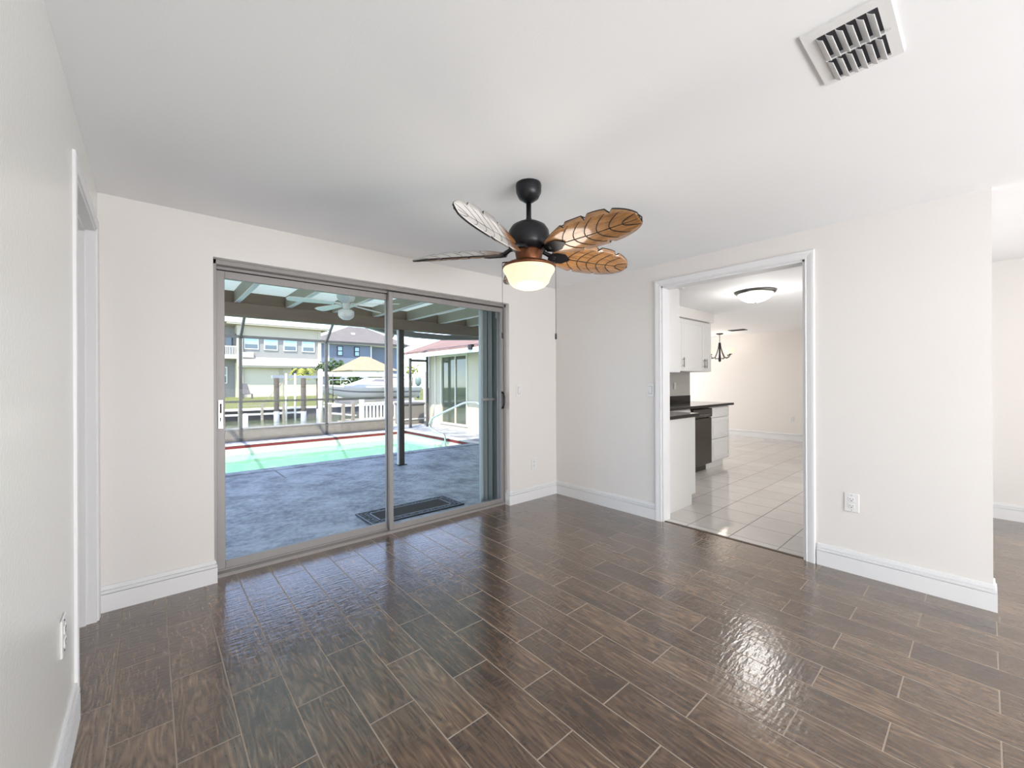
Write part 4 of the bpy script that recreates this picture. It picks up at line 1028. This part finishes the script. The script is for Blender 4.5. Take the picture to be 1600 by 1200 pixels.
# ------------------------------------------------------------------ plants
M_leaf = mat('dark_leaf', (.045, .085, .022), .7, var=.5, scale=3); M_leaf2 = mat('yellow_green_leaf', (.30, .32, .06), .7, var=.5, scale=3)
def leafball(mb, c, rx, ry, rz, n, s):
    for _ in range(n):
        while True:
            p = Vector((random.uniform(-1, 1), random.uniform(-1, 1), random.uniform(-1, 1)))
            if p.length < 1: break
        q = Vector((c[0] + p.x * rx, c[1] + p.y * ry, c[2] + p.z * rz))
        d = Vector((random.gauss(0, 1), random.gauss(0, 1), random.gauss(0, .6))).normalized(); e = d.cross(Vector((random.gauss(0, 1), random.gauss(0, 1), random.gauss(0, 1)))).normalized()
        L_ = s * random.uniform(.7, 1.4)
        mb.poly([q, q + d * L_ * .5 + e * L_ * .22, q + d * L_, q + d * L_ * .5 - e * L_ * .22])
def shrub(label, c, rx, ry, rz, n, s, mt, cat='shrub', name='shrub', trunk=True):
    t = thing(name, label, cat, (c[0], c[1], -.24))
    if 'hedge' in label: t['group'] = 'hedge plants behind the motorboat'
    mb = MB(); leafball(mb, c, rx, ry, rz, n, s); build('foliage', mb, mt, t)
    build('trunk', MB().tube([(c[0], c[1], -.3), (c[0] + .05, c[1], c[2])], [.09, .05], 6), M_pile, t)
xh = at(545, 27.5)
for k, (px, Y, rx, rz, zc, n) in enumerate(((525, 28, .55, .5, 1.35, 200), (556, 28, .55, .5, 1.35, 210), (588, 28, .55, .5, 1.4, 210))):
    shrub(('dark green hedge plant left behind the motorboat bow', 'dark green hedge plant behind the middle of the motorboat', 'dark green hedge plant behind the motorboat cabin')[k], (at(px, Y), Y, zc), rx, .7, rz, n, .32, M_leaf)
shrub('dark bushy tree between the two far houses', (at(520, 44), 44, 2.6), 1.7, 1.3, 1.1, 360, .45, M_leaf, 'tree', 'tree')
shrub('yellow-green tree seen past the end of the house wing', (at(644, 40), 40, 2.6), .75, .75, .8, 150, .35, M_leaf2, 'tree', 'tree')
# small palm in front of the cream house
pm = thing('palm', 'small palm in front of the cream house', 'palm tree', (at(474, 33), 33, -.24))
px_ = at(474, 33)
build('trunk', MB().tube([(px_, 33, -.3), (px_ + .06, 33, .5), (px_, 33, 1.75)], [.13, .10, .09], 8), M_pile, pm)
for k in range(14):
    a = 2 * PI * k / 14 + .2; mb = MB(); pts = []
    for i in range(7):
        t = i / 6; r = 1.15 * t; pts.append(Vector((px_ + math.cos(a) * r, 33 + math.sin(a) * r, 1.75 + (.75 if k % 2 else .25) * math.sin(t * PI * .85) - .35 * t * t)))
    mb.tube(pts, .018, 4)
    side = Vector((-math.sin(a), math.cos(a), 0))
    for i in range(1, 7):
        for s in (-1, 1):
            for q in (0, .5):
                p = pts[i - 1].lerp(pts[i], q); d = (pts[i] - pts[i - 1]).normalized()
                tip = p + side * s * .34 + d * .16 - Vector((0, 0, .10))
                mb.poly([p - d * .06, p + d * .06, tip])
    build('frond', mb, M_leaf2, pm)
# lawn chair by the far house
lc = thing('lawn_chair', 'grey lawn chair at the foot of the cream house', 'chair', (at(387, 42), 42, -.24))
xc = at(386, 42)
build('backrest', MB().hexa([(xc - .3, 42.2, .25), (xc + .3, 42.2, .25), (xc + .3, 42.25, .25), (xc - .3, 42.25, .25), (xc - .35, 42.6, 1.2), (xc + .1, 42.6, 1.2), (xc + .1, 42.65, 1.2), (xc - .35, 42.65, 1.2)]), M_sea, lc)
build('seat', MB().box(xc - .35, xc + .45, 41.7, 42.25, .18, .25), M_sea, lc)
for dx_ in (-.3, .4):
    for dy_ in (41.75, 42.2): build('leg', MB().box(xc + dx_ - .03, xc + dx_ + .03, dy_ - .03, dy_ + .03, -.24, .18), M_sea, lc)

# ------------------------------------------------------------------ main house roof (keeps the sun off the rooms)
M_mroof = mat('roof_deck', (.35, .33, .31), .9)
mr = thing('house_roof', 'roof over the main rooms', 'roof', (0, -3, 2.45))
build('roof_slab', MB().box(-6, 7.2, -7.2, .30, 2.46, 2.60).box(2.95, 7.2, .3, 3.6, 2.41, 2.47), M_mroof, mr)
